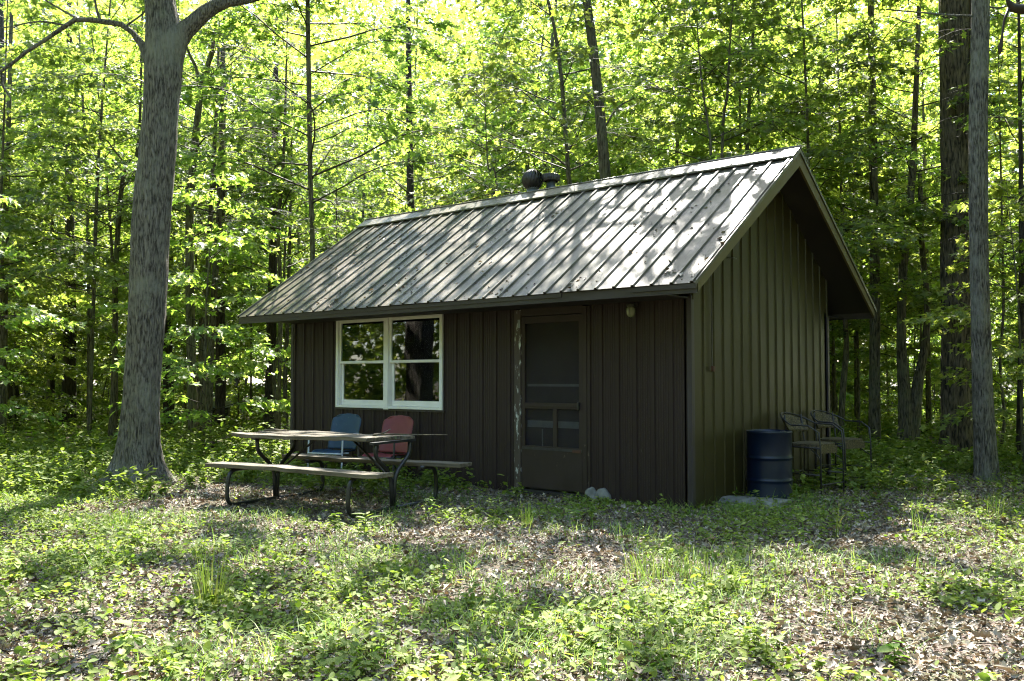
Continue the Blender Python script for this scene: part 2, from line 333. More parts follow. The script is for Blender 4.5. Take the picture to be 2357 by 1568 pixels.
def ground_mat():
    m, t, n, l = mat('forest_floor')
    tc = n('ShaderNodeTexCoord')
    def noise(s, d=6, rgh=.6):
        x = n('ShaderNodeTexNoise'); x.inputs['Scale'].default_value = s; x.inputs['Detail'].default_value = d; x.inputs['Roughness'].default_value = rgh; l(tc.outputs['Object'], x.inputs[0]); return x.outputs[0]
    fine = noise(38, 5, .7); r = ramp(t, [(.32, (.025, .019, .013)), (.5, (.10, .08, .058)), (.62, (.19, .16, .125)), (.75, (.30, .27, .22))]); l(fine, r.inputs[0])
    vo = n('ShaderNodeTexVoronoi'); vo.inputs['Scale'].default_value = 30; l(tc.outputs['Object'], vo.inputs[0])
    hs = n('ShaderNodeMix', data_type='RGBA', blend_type='OVERLAY'); hs.inputs[0].default_value = .5; l(r.outputs[0], hs.inputs[6]); l(vo.outputs['Color'], hs.inputs[7])
    bw = n('ShaderNodeRGBToBW'); l(hs.outputs[2], bw.inputs[0])
    mx0 = n('ShaderNodeMix', data_type='RGBA', blend_type='MIX'); mx0.inputs[0].default_value = .7; l(hs.outputs[2], mx0.inputs[6]); l(r.outputs[0], mx0.inputs[7])
    g = noise(2.3, 6, .7); mr = n('ShaderNodeMapRange'); mr.inputs['From Min'].default_value = .5; mr.inputs['From Max'].default_value = .66; mr.inputs['To Max'].default_value = .55; l(g, mr.inputs[0])
    mx = n('ShaderNodeMix', data_type='RGBA'); l(mr.outputs[0], mx.inputs[0]); l(mx0.outputs[2], mx.inputs[6]); mx.inputs[7].default_value = (.05, .085, .02, 1)
    p = n('ShaderNodeBsdfPrincipled'); l(mx.outputs[2], p.inputs['Base Color']); p.inputs['Roughness'].default_value = .9; p.inputs['Specular IOR Level'].default_value = .2
    b = n('ShaderNodeBump'); b.inputs['Strength'].default_value = 1; b.inputs['Distance'].default_value = .02; l(fine, b.inputs['Height']); l(b.outputs[0], p.inputs['Normal'])
    o = n('ShaderNodeOutputMaterial'); l(p.outputs[0], o.inputs[0]); return m
M['ground'] = ground_mat()

# ---------------------------------------------------------------- ground
def axis():
    a = list(np.arange(-16, 12.01, .2)); d = .25
    x = 12.0
    while x < 420: d *= 1.22; x += d; a.append(x)
    d = .25; x = -16.0
    while x > -420: d *= 1.22; x -= d; a.insert(0, x)
    return np.array(a)
ax = axis(); GX, GY = np.meshgrid(ax, ax, indexing='ij'); nA = len(ax)
V = np.stack([GX, GY, gz(GX, GY)], 2).reshape(-1, 3)
ii = (np.arange(nA-1)[:, None]*nA+np.arange(nA-1)[None]).ravel()
L = np.stack([ii, ii+nA, ii+nA+1, ii+1], 1).ravel()
tag(np_mesh('ground', V, L, np.full(len(ii), 4, np.int32), M['ground'], smooth=True), kind='structure')

# ---------------------------------------------------------------- cabin
LN, WD, EV, GR, GLF = 6.912, 3.713, .638, .432, .4835
ZF, ZT, ZR, YM = 2.20, 2.322, 4.074, 1.8565
SL = (ZR-ZT)/(YM+EV)
def roof_z(y): return ZT+SL*(EV+y) if y <= YM else ZT+SL*(2*YM+EV-y)
cabin = empty('cabin', (0, 0, 0), label='small brown metal-sided cabin with a ribbed metal roof in the forest clearing', cat='cabin')
def profile(a, b, pitch=.2286, depth=.017, minor=True, off=0.0):
    """(s, out) points of ribbed sheet between a and b"""
    base = [(-.021, 0), (-.014, 1), (.014, 1), (.021, 0)]
    if minor: base += [(q_+e_, o_) for q_ in (.052, .083, .1143, .145, .176) for e_, o_ in ((-.006, 0), (-.003, .26), (.003, .26), (.006, 0))]
    pts = []; k0 = math.floor((a-off)/pitch)-1
    k = k0
    while k*pitch+off < b+pitch:
        pts += [(k*pitch+off+s, o*depth) for s, o in base]; k += 1
    ss = [p[0] for p in pts]; oo = [p[1] for p in pts]
    ins = [(a, float(np.interp(a, ss, oo)))]+[p for p in pts if a < p[0] < b]+[(b, float(np.interp(b, ss, oo)))]
    return ins
fw = MB()
def front_strip(mb, a, b, z0, z1):
    pr = profile(a, b); v = []; f = []
    for s, o in pr: v += [(s, -o, z0), (s, -o, z1)]
    for i in range(len(pr)-1): f.append((2*i, 2*i+2, 2*i+3, 2*i+1))
    mb.add(v, f)
WX1, WX2, WZ1, WZ2 = -5.825, -3.647, .952, 2.235
DX1, DX2 = -2.42, -1.29
zt = 2.26
front_strip(fw, -LN, WX1, 0, zt); front_strip(fw, WX1, WX2, 0, WZ1); front_strip(fw, WX2, DX1, 0, zt); front_strip(fw, DX2, 0, 0, zt)
for a, b, z0, z1 in ((-LN, WX1, 0, zt), (WX1, WX2, 0, WZ1), (WX2, DX1, 0, zt), (DX2, 0, 0, zt)):
    fw.box((a, .004, z0-.05), (b, .09, z1))
fw.build('front_wall', M['siding'], cabin)
def gable(xs, sgn, name):
    g = MB(); pr = profile(0, WD, depth=.015, minor=False, off=.05); v = []; f = []
    ys = sorted(set([p[0] for p in pr]+[YM]))
    for y in ys:
        o = float(np.interp(y, [p[0] for p in pr], [p[1] for p in pr]))
        v += [(xs+sgn*o, y, 0), (xs+sgn*o, y, roof_z(y)-.07)]
    for i in range(len(ys)-1): f.append((2*i, 2*i+2, 2*i+3, 2*i+1))
    g.add(v, f)
    poly = [(xs, 0, -.05), (xs, WD, -.05), (xs, WD, roof_z(WD)-.075), (xs, YM, ZR-.075), (xs, 0, roof_z(0)-.075)]
    g.prism(poly, (-sgn*.004, 0, 0), (-sgn*.088, 0, 0)); return g.build(name, M['siding_gable'], cabin)
gable(0, 1, 'gable_wall'); gable(-LN, -1, 'gable_wall')
MB().box((-LN, WD-.09, -.05), (0, WD, 2.26)).build('back_wall', M['siding'], cabin)
MB().box((-LN+.1, .1, .02), (-.1, WD-.1, .05)).build('floor', M['siding_dark'], cabin)
# corner trims
for (x, y, sx) in ((0, 0, 1), (-LN, 0, -1), (0, WD, 1)):
    c = MB()
    s2 = -1 if y == 0 else 1
    c.box((min(x-sx*.035, x+sx*.022), min(y+s2*.022, y-s2*0), 0), (max(x-sx*.035, x+sx*.022), max(y+s2*.022, y), 2.24 if y == 0 else 2.2))
    c.box((min(x, x+sx*.0225), min(y, y-s2*.035), 0.002), (max(x, x+sx*.0225), max(y, y-s2*.035), 2.2))
    c.build('corner_trim', M['trim'], cabin)
# roof: front and back slopes, ribbed
def slope(front):
    X0, X1 = -LN-GLF, GR
    pr = profile(X0, X1, depth=.021, minor=False, off=X1-.04-.2286*40)
    ye, yr = (-EV-.03, YM) if front else (2*YM+EV+.03, YM)
    nx, nz = (0, 0)
    nrm = np.array([0, -SL, 1.0]) if front else np.array([0, SL, 1.0]); nrm /= np.linalg.norm(nrm)
    m = MB(); v = []; f = []
    ze = ZT-.03*SL; zr = ZR
    T = 5
    for s, o in pr:
        for k in range(T+1):
            t = k/T; y = ye+(yr-ye)*t; z = ze+(zr-ze)*t
            sag = -.004*math.sin(s*2.1+t*3)
            v.append(np.array([s, y, z])+nrm*(o+sag))
    n1 = T+1
    for i in range(len(pr)-1):
        for k in range(T):
            q = (i*n1+k, (i+1)*n1+k, (i+1)*n1+k+1, i*n1+k+1)
            f.append(q if front else q[::-1])
    m.add(v, f)
    o = m.build('roof_slope', M['roof'], cabin)
    md = o.modifiers.new('solid', 'SOLIDIFY'); md.thickness = .006; md.offset = -1
    # deck under the sheet
    d = MB(); y0 = -EV+.02 if front else 2*YM+EV-.02
    a = [(0, y0, roof_z(y0)-.018), (0, YM, ZR-.022), (0, YM, ZR-.06), (0, y0, roof_z(y0)-.055)]
    d.prism(a, (X0+.03, 0, 0), (X1-.03, 0, 0)); d.build('roof_deck', M['siding_dark'], cabin)
    return o
slope(True); slope(False)
# ridge cap
rc = MB()
for sg in (-1, 1):
    wv = .21
    p = [(YM, ZR+.052), (YM+sg*wv, ZR+.052-SL*wv), (YM+sg*wv, ZR+.044-SL*wv-.012), (YM, ZR+.044)]
    rc.prism([(0, y, z) for y, z in p], (-LN-GLF-.01, 0, 0), (GR+.015, 0, 0))
rc.tube([(-LN-GLF-.012, YM, ZR+.05), (GR+.017, YM, ZR+.05)], .017, 8)
rc.build('ridge_cap', M['roof'], cabin)
# fascias and soffits
X0, X1 = -LN-GLF, GR
fa = MB(); fa.box((X0, -EV-.006, ZF), (X1, -EV+.019, ZT-.028)); fa.build('fascia', M['fascia'], cabin)
tr = MB(); tr.box((X0-.002, -EV-.0145, ZF+.05), (-3.9, -EV-.0065, ZT-.03)); tr.box((-3.9, -EV-.018, ZF+.05), (-1.22, -EV-.0075, ZT-.031))
tr.box((-.32, -EV-.02, ZF+.045), (X1+.002, -EV-.008, ZT-.03)); tr.box((X0, -EV-.0125, ZF-.002), (X1, -EV-.0065, ZF+.012)); tr.build('fascia_trim', M['fascia'], cabin)
fb = MB(); fb.box((X0, 2*YM+EV-.019, ZF), (X1, 2*YM+EV+.006, ZT-.028)); fb.build('fascia', M['fascia'], cabin)
MB().box((-LN, -EV+.02, ZF+.01), (0, -.018, ZF+.022)).build('soffit', M['siding_dark'], cabin)
so_ = MB(); so_.box((-LN, 2*YM+.018, ZF+.01), (0, 2*YM+EV-.02, ZF+.022)); so_.build('soffit', M['siding_dark'], cabin)
for xe, s in ((GR, 1), (X0, -1)):
    rk = MB()
    for sg in (-1, 1):
        ye = YM+sg*(YM+EV-.002)
        zt_ = lambda y: ZR-SL*abs(y-YM)
        p = [(ye, zt_(ye)-.03), (YM, ZR-.03), (YM, ZR-.03-.155), (ye+(-sg)*.0, max(zt_(ye)-.03-.155, ZF))]
        rk.prism([(xe, y, z) for y, z in p], (-s*.028, 0, 0), (0, 0, 0))
    rk.build('rake_board', M['rake'], cabin)
    tm = MB()
    for sg in (-1, 1):
        ye = YM+sg*(YM+EV+.03)
        p = [(ye, ZR-SL*abs(ye-YM)+.022), (YM, ZR+.024), (YM, ZR-.022), (ye, ZR-SL*abs(ye-YM)-.024)]
        tm.prism([(xe, y, z) for y, z in p], (s*.002, 0, 0), (s*.014, 0, 0))
    tm.build('rake_trim', M['roof'], cabin)
# ---- window, two double-hung units
win = MB()
for a, b in (((WX1, -.045, WZ1), (WX2, .06, WZ1+.035)), ((WX1, -.045, WZ2-.035), (WX2, .06, WZ2)), ((WX1, -.045, WZ1+.035), (WX1+.05, .06, WZ2-.035)), ((WX2-.05, -.045, WZ1+.035), (WX2, .06, WZ2-.035))): win.box(a, b)
wm = (WX1+WX2)/2
win.box((wm-.045, -.05, WZ1-.012), (wm+.045, .058, WZ2-.03))
w_o = win.build('window', M['white'], cabin, bevel=.003)
MB().box((WX1-.025, -.03, WZ1-.03), (WX2+.025, .0, WZ1-.002)).build('sill', M['fascia'], w_o)
zm = (WZ1+WZ2)/2+.01
for (a, b) in ((WX1+.052, wm-.047), (wm+.047, WX2-.052)):
    s = MB()   # jamb steps
    for k in range(3): s.box((a, -.03+.025*k, WZ1+.037), (a+.012*(k+1), -.008+.025*k, WZ2-.037))
    s.build('jamb', M['white'], w_o)
    u = MB(); x0, x1 = a+.014, b-.002; z0, z1 = zm-.02, WZ2-.037
    for p, q in (((x0, -.024, z0), (x1, -.002, z0+.035)), ((x0, -.024, z1-.03), (x1, -.002, z1)), ((x0, -.024, z0+.035), (x0+.03, -.002, z1-.03)), ((x1-.012, -.024, z0+.035), (x1, -.002, z1-.03))): u.box(p, q)
    us = u.build('sash', M['white'], w_o, bevel=.002)
    MB().box((x0+.03, -.013, z0+.035), (x1-.012, -.009, z1-.03)).build('pane', M['glass'], w_o)
    u = MB(); x0, x1 = a+.027, b-.002; z0, z1 = WZ1+.037, zm-.003
    for p, q in (((x0, .004, z0), (x1, .028, z0+.075)), ((x0, .004, z1-.02), (x1, .028, z1)), ((x0, .004, z0+.075), (x0+.045, .028, z1-.02)), ((x1-.016, .004, z0+.075), (x1, .028, z1-.02))): u.box(p, q)
    u.build('sash', M['white'], w_o, bevel=.002)
    MB().box((x0+.045, .014, z0+.075), (x1-.016, .018, z1-.02)).build('pane', M['glass'], w_o)
# ---- door
dj = MB(); dj.box((DX1, -.03, 0), (DX1+.10, .08, 2.2)); dj.build('door_jamb', M['peel'], cabin, bevel=.004)
dj = MB(); dj.box((DX2-.10, -.03, 0), (DX2-.045, .08, 2.2)); dj.box((DX2-.043, -.022, 0), (DX2, .078, 2.2)); dj.box((DX1+.1, -.028, 2.12), (DX2-.1, .08, 2.24)); dj.build('door_frame', M['doorpaint'], cabin, bevel=.003)
dl, dr = DX1+.104, DX2-.106
door = MB()
door.box((dl, -.02, .05), (dl+.055, .012, 2.11)); door.box((dr-.055, -.02, .05), (dr, .012, 2.11)); door.box((dl+.055, -.019, 2.03), (dr-.055, .011, 2.11))
door.box((dl+.055, -.021, 1.005), (dr-.055, .011, 1.075)); door.box((dl+.055, -.028, 1.03), (dr-.055, -.0215, 1.045)); door.box((dl+.055, -.018, .50), (dr-.055, .011, .56))
door.box((dl+.055+.43, -.018, .56), (dl+.055+.485, .010, 1.005))
dob = door.build('screen_door', M['doorpaint'], cabin, bevel=.003)
MB().box((dl+.02, -.026, .06), (dr-.01, -.0205, .53)).build('kick_panel', M['doorpaint'], dob, bevel=.002)
MB().box((dl+.055, -.006, 1.075), (dr-.055, -.005, 2.03)).build('screen', M['screen'], dob)
MB().box((dl+.055, -.006, .56), (dr-.055, -.005, 1.005)).build('screen', M['screen'], dob)
MB().box((dl+.02, -.031, .515), (dr-.005, -.0265, .545)).build('metal_strip', M['bar_metal'], dob)
MB().box((dr-.06, -.055, 1.0), (dr-.035, -.021, 1.09)).build('handle', M['black'], dob, bevel=.004)
MB().box((DX1+.06, -.036, 1.98), (DX1+.098, -.0305, 2.08)).build('hinge', M['galv'], dob, bevel=.002)
MB().box((dr-.14, -.036, .505), (dr-.02, -.0315, .54)).build('hook', M['rust'], dob)
idr = MB(); idr.box((DX1+.1, .05, .02), (DX2-.1, .078, 2.12)); ido = idr.build('inner_door', M['innerdoor'], cabin)
ir = MB(); ir.box((dl+.05, .04, 1.27), (dr-.05, .049, 1.30)); ir.box((dl+.05, .04, .78), (dr-.05, .049, .86)); ir.box((dl+.27, .042, .55), (dl+.285, .048, .76)); ir.build('rail', M['innerrail'], ido)
MB().box((DX1-.05, -.12, -.06), (DX2+.03, .05, .035)).build('doorstep', M['siding_dark'], cabin)
# ---- wall lamp
lx = -.69
lb = MB(); lb.lathe([(0.001, .0), (.045, 0), (.05, -.015), (.045, -.03), (.036, -.035)], 20, (lx, -.09, 2.185)); lb.box((lx-.05, -.045, 2.15), (lx+.05, -.018, 2.20)); lb.tube([(lx, -.02, 2.17), (lx, -.09, 2.17)], .014, 8)
lo = lb.build('wall_lamp', M['galv_dark'], cabin)
MB().lathe([(.034, .0), (.048, -.02), (.05, -.05), (.046, -.08), (.03, -.105), (.001, -.115)], 20, (lx, -.09, 2.15)).build('lamp_shade', M['jar'], lo)
cg = MB()
for k in range(4):
    a = k*math.pi/2+.4; cg.tube([(lx+.052*math.cos(a), -.09+.052*math.sin(a), 2.15), (lx+.056*math.cos(a), -.09+.056*math.sin(a), 2.09), (lx+.036*math.cos(a), -.09+.036*math.sin(a), 2.035), (lx, -.09, 2.03)], .0025, 5)
cg.build('lamp_cage', M['galv_dark'], lo)
# ---- gable strip and hook
MB().box((.018, .415, 1.50), (.026, .428, 2.55)).tube([(.022, .421, 2.55), (.022, .421, 2.62)], .004, 6).build('conduit', M['galv_dark'], cabin)
MB().box((.018, .40, 1.44), (.05, .44, 1.50)).build('rusty_box', M['rust'], cabin)
MB().tube([(.02, .80, 2.72), (.10, .80, 2.715), (.13, .80, 2.70)], .006, 6).build('hook', M['galv'], cabin)
# ---- roof vents
def on_back(px, off):
    """point on the back slope, OFF metres behind the ridge, seen under picture column px"""
    y = YM+off; z = roof_z(y); best = min(np.arange(-LN, 0, .005), key=lambda x: abs(((np.array([x, y, z])-CAM)@RT)/((np.array([x, y, z])-CAM)@FW)*FPX+1178.5-px))
    return float(best), y, z
x, y, z = on_back(1226, .20)
vt = MB(); z += .10; vt.tube([(x, y, z-.12), (x, y, z+.19)], [.085, .085], 20); vt.tube([(x, y, z+.18), (x, y, z+.20)], .092, 20)
vo = vt.build('turbine_vent', M['galv'], cabin)
tb = MB(); zc = z+.32; Rt = .165
for k in range(18):
    a0 = 2*math.pi*k/18; v = []; f = []
    for j in range(9):
        ph = R(-62+j*17.2); tw = .35*math.sin(ph)
        for (da, rr) in ((0, 1.0), (.26, .90)):
            v.append((x+Rt*rr*math.cos(ph)*math.cos(a0+tw+da), y+Rt*rr*math.cos(ph)*math.sin(a0+tw+da), zc+Rt*.98*math.sin(ph)))
    for j in range(8): f.append((2*j, 2*j+1, 2*j+3, 2*j+2))
    tb.add(v, f, True)
tb.lathe([(.001, .165), (.05, .16), (.055, .145)], 20, (x, y, zc)); tb.lathe([(.10, 0), (.12, .0)], 4, (x, y, zc-.12))
tb.lathe([(.001, .10), (.06, .08), (.105, .0), (.08, -.09), (.001, -.1)], 16, (x, y, zc))
tbo = tb.build('turbine_head', M['galv_dark'], vo)
x, y, z = on_back(1268, .34)
z += .25; v2 = MB(); v2.tube([(x, y, z-.25), (x, y, z+.24)], .07, 18)
v2o = v2.build('capped_vent', M['galv'], cabin)
cp = MB(); prof = []; zc = z+.235
for k in range(40):
    pass
v = []; f = []; n_ = 48
for i, (r_, z_) in enumerate([(.10, 0), (.128, .01), (.135, .05), (.130, .10), (.10, .115), (.001, .12)]):
    for k in range(n_):
        a = 2*math.pi*k/n_; q = r_*(1+(.03 if k % 2 else -.03)*(1 if 0 < i < 4 else 0)); v.append((x+q*math.cos(a), y+q*math.sin(a), zc+z_))
for i in range(5):
    for k in range(n_): f.append((i*n_+k, i*n_+(k+1) % n_, (i+1)*n_+(k+1) % n_, (i+1)*n_+k))
cp.add(v, f); cp.build('vent_cap', M['galv_dark'], v2o)

# ---------------------------------------------------------------- picnic table
def bench_board(mb, x0, x1, y0, y1, z, th=.038, seed=0, n=14):
    """a plank along x with a slightly warped surface and ragged ends"""
    r_ = np.random.default_rng(seed); v = []; f = []
    for i in range(n+1):
        t = i/n; x = x0+(x1-x0)*t; dz = .006*math.sin(t*5+seed)+.003*r_.standard_normal(); dy = .003*r_.standard_normal()
        e0 = (r_.random()-.5)*.02 if i in (0, n) else 0; e1 = (r_.random()-.5)*.02 if i in (0, n) else 0
        v += [(x+e0, y0+dy, z+dz), (x+e1, y1+dy, z+dz), (x+e1, y1+dy, z+dz-th), (x+e0, y0+dy, z+dz-th)]
    for i in range(n):
        a = 4*i; b = a+4
        for k in range(4): f.append((a+k, a+(k+1) % 4, b+(k+1) % 4, b+k))
    f += [(3, 2, 1, 0), (4*n, 4*n+1, 4*n+2, 4*n+3)]
    mb.add(v, f)
def fillet(pts, r=.09, n=5):
    pts = [np.array(p, float) for p in pts]; out = [pts[0]]
    for i in range(1, len(pts)-1):
        p, a, b = pts[i], pts[i-1]-pts[i], pts[i+1]-pts[i]; la, lb_ = np.linalg.norm(a), np.linalg.norm(b); q = min(r, la*.45, lb_*.45)
        A, B = p+a/la*q, p+b/lb_*q
        for k in range(n+1):
            t = k/n; out.append(A*(1-t)**2+2*p*t*(1-t)+B*t*t)
    return out+[pts[-1]]
def lat(l_, d_):
    p = CAM+RT*l_+FH*d_; return (p[0], p[1], 0)
tdir = RT[:2]*.868-FH[:2]*.495
tab = empty('picnic_table', lat(-1.93, 10.08), math.atan2(tdir[1], tdir[0]), label='weathered grey wooden picnic table with attached benches on black tube legs', cat='picnic table')
tp = MB()
for k in range(5): bench_board(tp, -1.17-(.05 if k == 3 else 0), .72+(.08 if k == 4 else 0), -.37+k*.15, -.37+k*.15+.142, .755, .04, k+3)
tp.build('tabletop', M['wood'], tab, bevel=.004)
for sg in (-1, 1):
    b_ = MB(); bench_board(b_, (-1.17 if sg < 0 else -1.25), (1.17 if sg < 0 else 1.30), sg*.62-.125, sg*.62+.125, .45, .042, 20+sg); b_.build('bench', M['wood'], tab, bevel=.005)
for xe in (-.82, .82):
    lg = MB()
    lg.tube(fillet([(xe, -.44, .395), (xe, -.74, .395), (xe, -.76, .02), (xe, -.02, .02)], .13), .022, 12)
    lg.tube(fillet([(xe, .44, .395), (xe, .74, .395), (xe, .76, .02), (xe, .02, .02)], .13), .022, 12)
    lg.tube(fillet([(xe-.03, -.30, .70), (xe-.03, -.29, .56), (xe-.03, -.03, .36), (xe-.03, -.015, .02)], .12), .022, 12)
    lg.tube(fillet([(xe-.03, .30, .70), (xe-.03, .29, .56), (xe-.03, .03, .36), (xe-.03, .015, .02)], .12), .022, 12)
    lg.tube([(xe-.03, -.05, .02), (xe-.03, -.1, -.01)], .02, 8); lg.box((xe-.06, -.36, .69), (xe, .36, .714)); lg.box((xe-.03, -.73, .402), (xe+.03, -.5, .408)); lg.box((xe-.03, .5, .402), (xe+.03, .73, .408))
    lg.build('leg_frame', M['black'], tab)
    MB().tube([(xe-.03, 0, .30), (xe*.30, 0, .71)], .013, 8).build('brace', M['black'], tab)
# twigs lying on the table
def rel(obj, p):
    a = obj.rotation_euler.z; return (obj.location.x+p[0]*math.cos(a)-p[1]*math.sin(a), obj.location.y+p[0]*math.sin(a)+p[1]*math.cos(a), p[2])
def stick(name, pts, rad, label, mat_=None, cat='stick', group=None):
    pts = np.array(pts, float); n = len(pts); r_ = [rad*(1-.6*i/(n-1)) for i in range(n)]
    c = pts[0].copy(); o = MB().tube(pts-c, r_, 6, noise=.2, seed=int(abs(c[0]*100)) % 97).build(name, mat_ or M['twig'], None, loc=c)
    return tag(o, label, cat, group)
stick('stick', [rel(tab, p) for p in ((.5, .05, .772), (.8, .08, .777), (1.1, .12, .779), (1.36, .16, .785))], .010, 'thin grey stick poking past the right end of the picnic tabletop', M['wood'])
stick('stick', [rel(tab, p) for p in ((.6, -.1, .768), (.68, -.02, .79), (.71, .06, .83))], .012, 'short forked twig standing up near the right end of the tabletop', M['wood'])
stick('stick', [rel(tab, p) for p in ((-1.05, .02, .772), (-.9, .0, .785), (-.75, .05, .775), (-.68, .02, .78))], .014, 'pale curved bark piece lying on the left end of the tabletop', M['wood'])

# ---------------------------------------------------------------- lawn chairs
def lawn_chair(x, y, rz, paint, tube, label):
    t = empty('lawn_chair', (x, y, 0), rz, label=label, cat='lawn chair', group='metal lawn chairs under the window')
    # back: rounded shell, in xz, facing -y, tilted
    def shell(name, P, thick):
        m = MB(); nu, nv = len(P), len(P[0]); v = [q for r_ in P for q in r_]
        f = [(i*nv+j, i*nv+j+1, (i+1)*nv+j+1, (i+1)*nv+j) for i in range(nu-1) for j in range(nv-1)]
        m.add(v, f, True); o = m.build(name, paint, t); s_ = o.modifiers.new('s', 'SOLIDIFY'); s_.thickness = thick; s_.offset = 0
        b_ = o.modifiers.new('b', 'SUBSURF'); b_.levels = b_.render_levels = 1; return o
    P = []
    for i in range(21):
        t_ = 1-(1-i/20)**1.5; z = .40+.48*t_; row = []
        q_ = max(0., z-.77)/.11; hw = (.125+.12*math.sqrt(max(0., 1-q_*q_)))*(1-.06*(1-t_))
        for j in range(11):
            u = j/10*2-1; edge = abs(u)**4
            row.append((hw*u, .16+.16*t_-.035*edge-.02*(1-u*u)*0+.02*u*u*0, z-.02*u*u*(t_ > .9)))
        P.append(row)
    shell('backrest', P, .02)
    P = []
    for i in range(9):
        t_ = i/8; yy = -.26+.43*t_; row = []
        for j in range(11):
            u = j/10*2-1; row.append((.23*u, yy, .385+.02*abs(u)**4-(.03 if i == 0 else 0)-.012*t_))
        P.append(row)
    shell('seat', P, .018)
    for s in (-1, 1):
        lg = MB(); lg.tube(fillet([(s*.27, .22, .60), (s*.27, -.24, .61), (s*.27, -.27, .02), (s*.27, .26, .015)], .07), .0125, 10); lg.build('arm_frame', tube, t)
    for a_, b_ in (((-.27, .26, .02), (.27, .26, .02)), ((-.27, .22, .60), (-.19, .235, .60)), ((.27, .22, .60), (.19, .235, .60)), ((-.27, -.1, .365), (.27, -.1, .365)), ((-.27, -.265, .365), (.27, -.265, .365))): MB().tube([a_, b_], .0115, 8).build('stretcher', tube, t)
    for s in (-1, 1): MB().box((s*.27-.02, -.22, .61), (s*.27+.02, .14, .626)).build('armrest', tube, t, bevel=.006)
    return t
def under(px, y, z):
    return float(min(np.arange(-LN, 3, .01), key=lambda x: abs(((np.array([x, y, z])-CAM)@RT)/((np.array([x, y, z])-CAM)@FW)*FPX+1178.5-px)))
lawn_chair(under(803, -.38, .7), -.60, R(17), M['blue'], M['offwhite'], 'blue metal lawn chair with white tube arms under the window')
lawn_chair(under(923, -.34, .7), -.58, R(14), M['red'], M['bar_metal'], 'faded red metal lawn chair with dark arms under the window')

# ---------------------------------------------------------------- drum
dm = empty('oil_drum', (.31, 1.20, 0), 0, label='dark blue steel drum standing beside the gable wall', cat='drum')
def hoop(z): return [(.262, z-.035), (.262, z-.017), (.272, z-.006), (.272, z+.006), (.262, z+.017), (.262, z+.035)]
pr_ = [(.001, .012), (.25, .012), (.264, .0), (.266, .012), (.262, .025)]+hoop(.23)+hoop(.48)+[(.262, .745), (.268, .755), (.270, .772), (.264, .778), (.256, .772), (.254, .752), (.001, .75)]
db = MB().lathe([(a*.94, b) for a, b in pr_], 48).build('barrel', M['drum'], dm)
e_ = db.modifiers.new('e', 'EDGE_SPLIT'); e_.split_angle = R(50)
MB().lathe([(.001, .775), (.028, .775), (.03, .75), (.03, .75)], 14, (.12, .1, 0)).build('bung', M['galv_dark'], dm)

# ---------------------------------------------------------------- wicker bar chairs
def bar_chair(x, y, rz, label):
    t = empty('bar_chair', (x, y, 0), rz, label=label, cat='chair', group='wicker patio chairs beside the gable wall')
    sh = .60
    # faces +x
    st = MB(); v = []; f = []
    ring = [(-.19, -.19), (-.10, -.225), (.10, -.225), (.20, -.19), (.225, 0), (.20, .19), (.10, .225), (-.10, .225), (-.19, .19), (-.215, 0)]
    for z, q in ((sh+.012, .8), (sh, 1), (sh-.03, 1.0)):
        v += [(a*q, b*q, z) for a, b in ring]
    n = len(ring)
    for i in range(2):
        for k in range(n): f.append((i*n+k, (i+1)*n+k, (i+1)*n+(k+1) % n, i*n+(k+1) % n))
    f.append(tuple(range(n))); f.append(tuple(range(2*n, 3*n))[::-1]); st.add(v, f)
    st.build('seat', M['wicker'], t)
    ap = MB(); ap.box((.205, -.20, sh-.11), (.222, .20, sh-.028)); ap.build('apron', M['wicker'], t)
    bk = MB(); v = []; f = []; nb = 13
    for i in range(7):
        t_ = i/6
        for j in range(nb):
            a = R(-62+124*j/(nb-1)); rr = .235+.03*t_; ztop = .93-.06*(1-math.cos(a))*2.2; z = sh+.13+(ztop-sh-.13)*t_
            v.append((-.03-rr*math.cos(a)-.05*t_, rr*math.sin(a), z))
    for i in range(6):
        for j in range(nb-1): f.append((i*nb+j, i*nb+j+1, (i+1)*nb+j+1, (i+1)*nb+j))
    bk.add(v, f, True); bo = bk.build('backrest', M['wicker'], t); s_ = bo.modifiers.new('s', 'SOLIDIFY'); s_.thickness = .014
    # arm hoop that runs round the back and down to the front legs
    hp = []
    for j in range(21):
        a = R(-85+170*j/20); hp.append((-.08-.275*math.cos(a), .29*math.sin(a), 0.95-.065*(1-math.cos(a))*2.2))
    left = [(.26, -.27, 0), (.26, -.27, .55), (.24, -.275, .74), (.12, -.285, .815)]
    right = [(.12, .285, .815), (.24, .275, .74), (.26, .27, .55), (.26, .27, 0)]
    MB().tube(left+hp+right, .0095, 8).build('arm_frame', M['bar_metal'], t)
    for s in (-1, 1): MB().tube([(-.22, s*.21, 0), (-.20, s*.20, sh-.01), (-.24, s*.19, .93)], .010, 8).build('leg', M['bar_metal'], t)
    fr = MB(); fr.tube([(.26, -.27, .14), (.26, .27, .14)], .009, 6); fr.tube([(-.215, -.21, .25), (-.215, .21, .25)], .009, 6)
    for s in (-1, 1):
        fr.tube([(-.215, s*.21, .25), (.26, s*.27, .25)], .009, 6); fr.tube([(.26, s*.27, sh-.04), (-.2, s*.2, sh-.04)], .009, 6)
        fr.tube(fillet([(.26, s*.27, .40), (.20, s*.2, .46), (.05, s*.16, sh-.04)], .05), .007, 6)
    fr.build('stretcher', M['bar_metal'], t); return t
bar_chair(.45, 2.05, R(-6), 'tall wicker patio chair next to the blue drum')
bar_chair(.42, 3.02, R(-14), 'tall wicker patio chair behind the other one, by the rear corner of the wall')

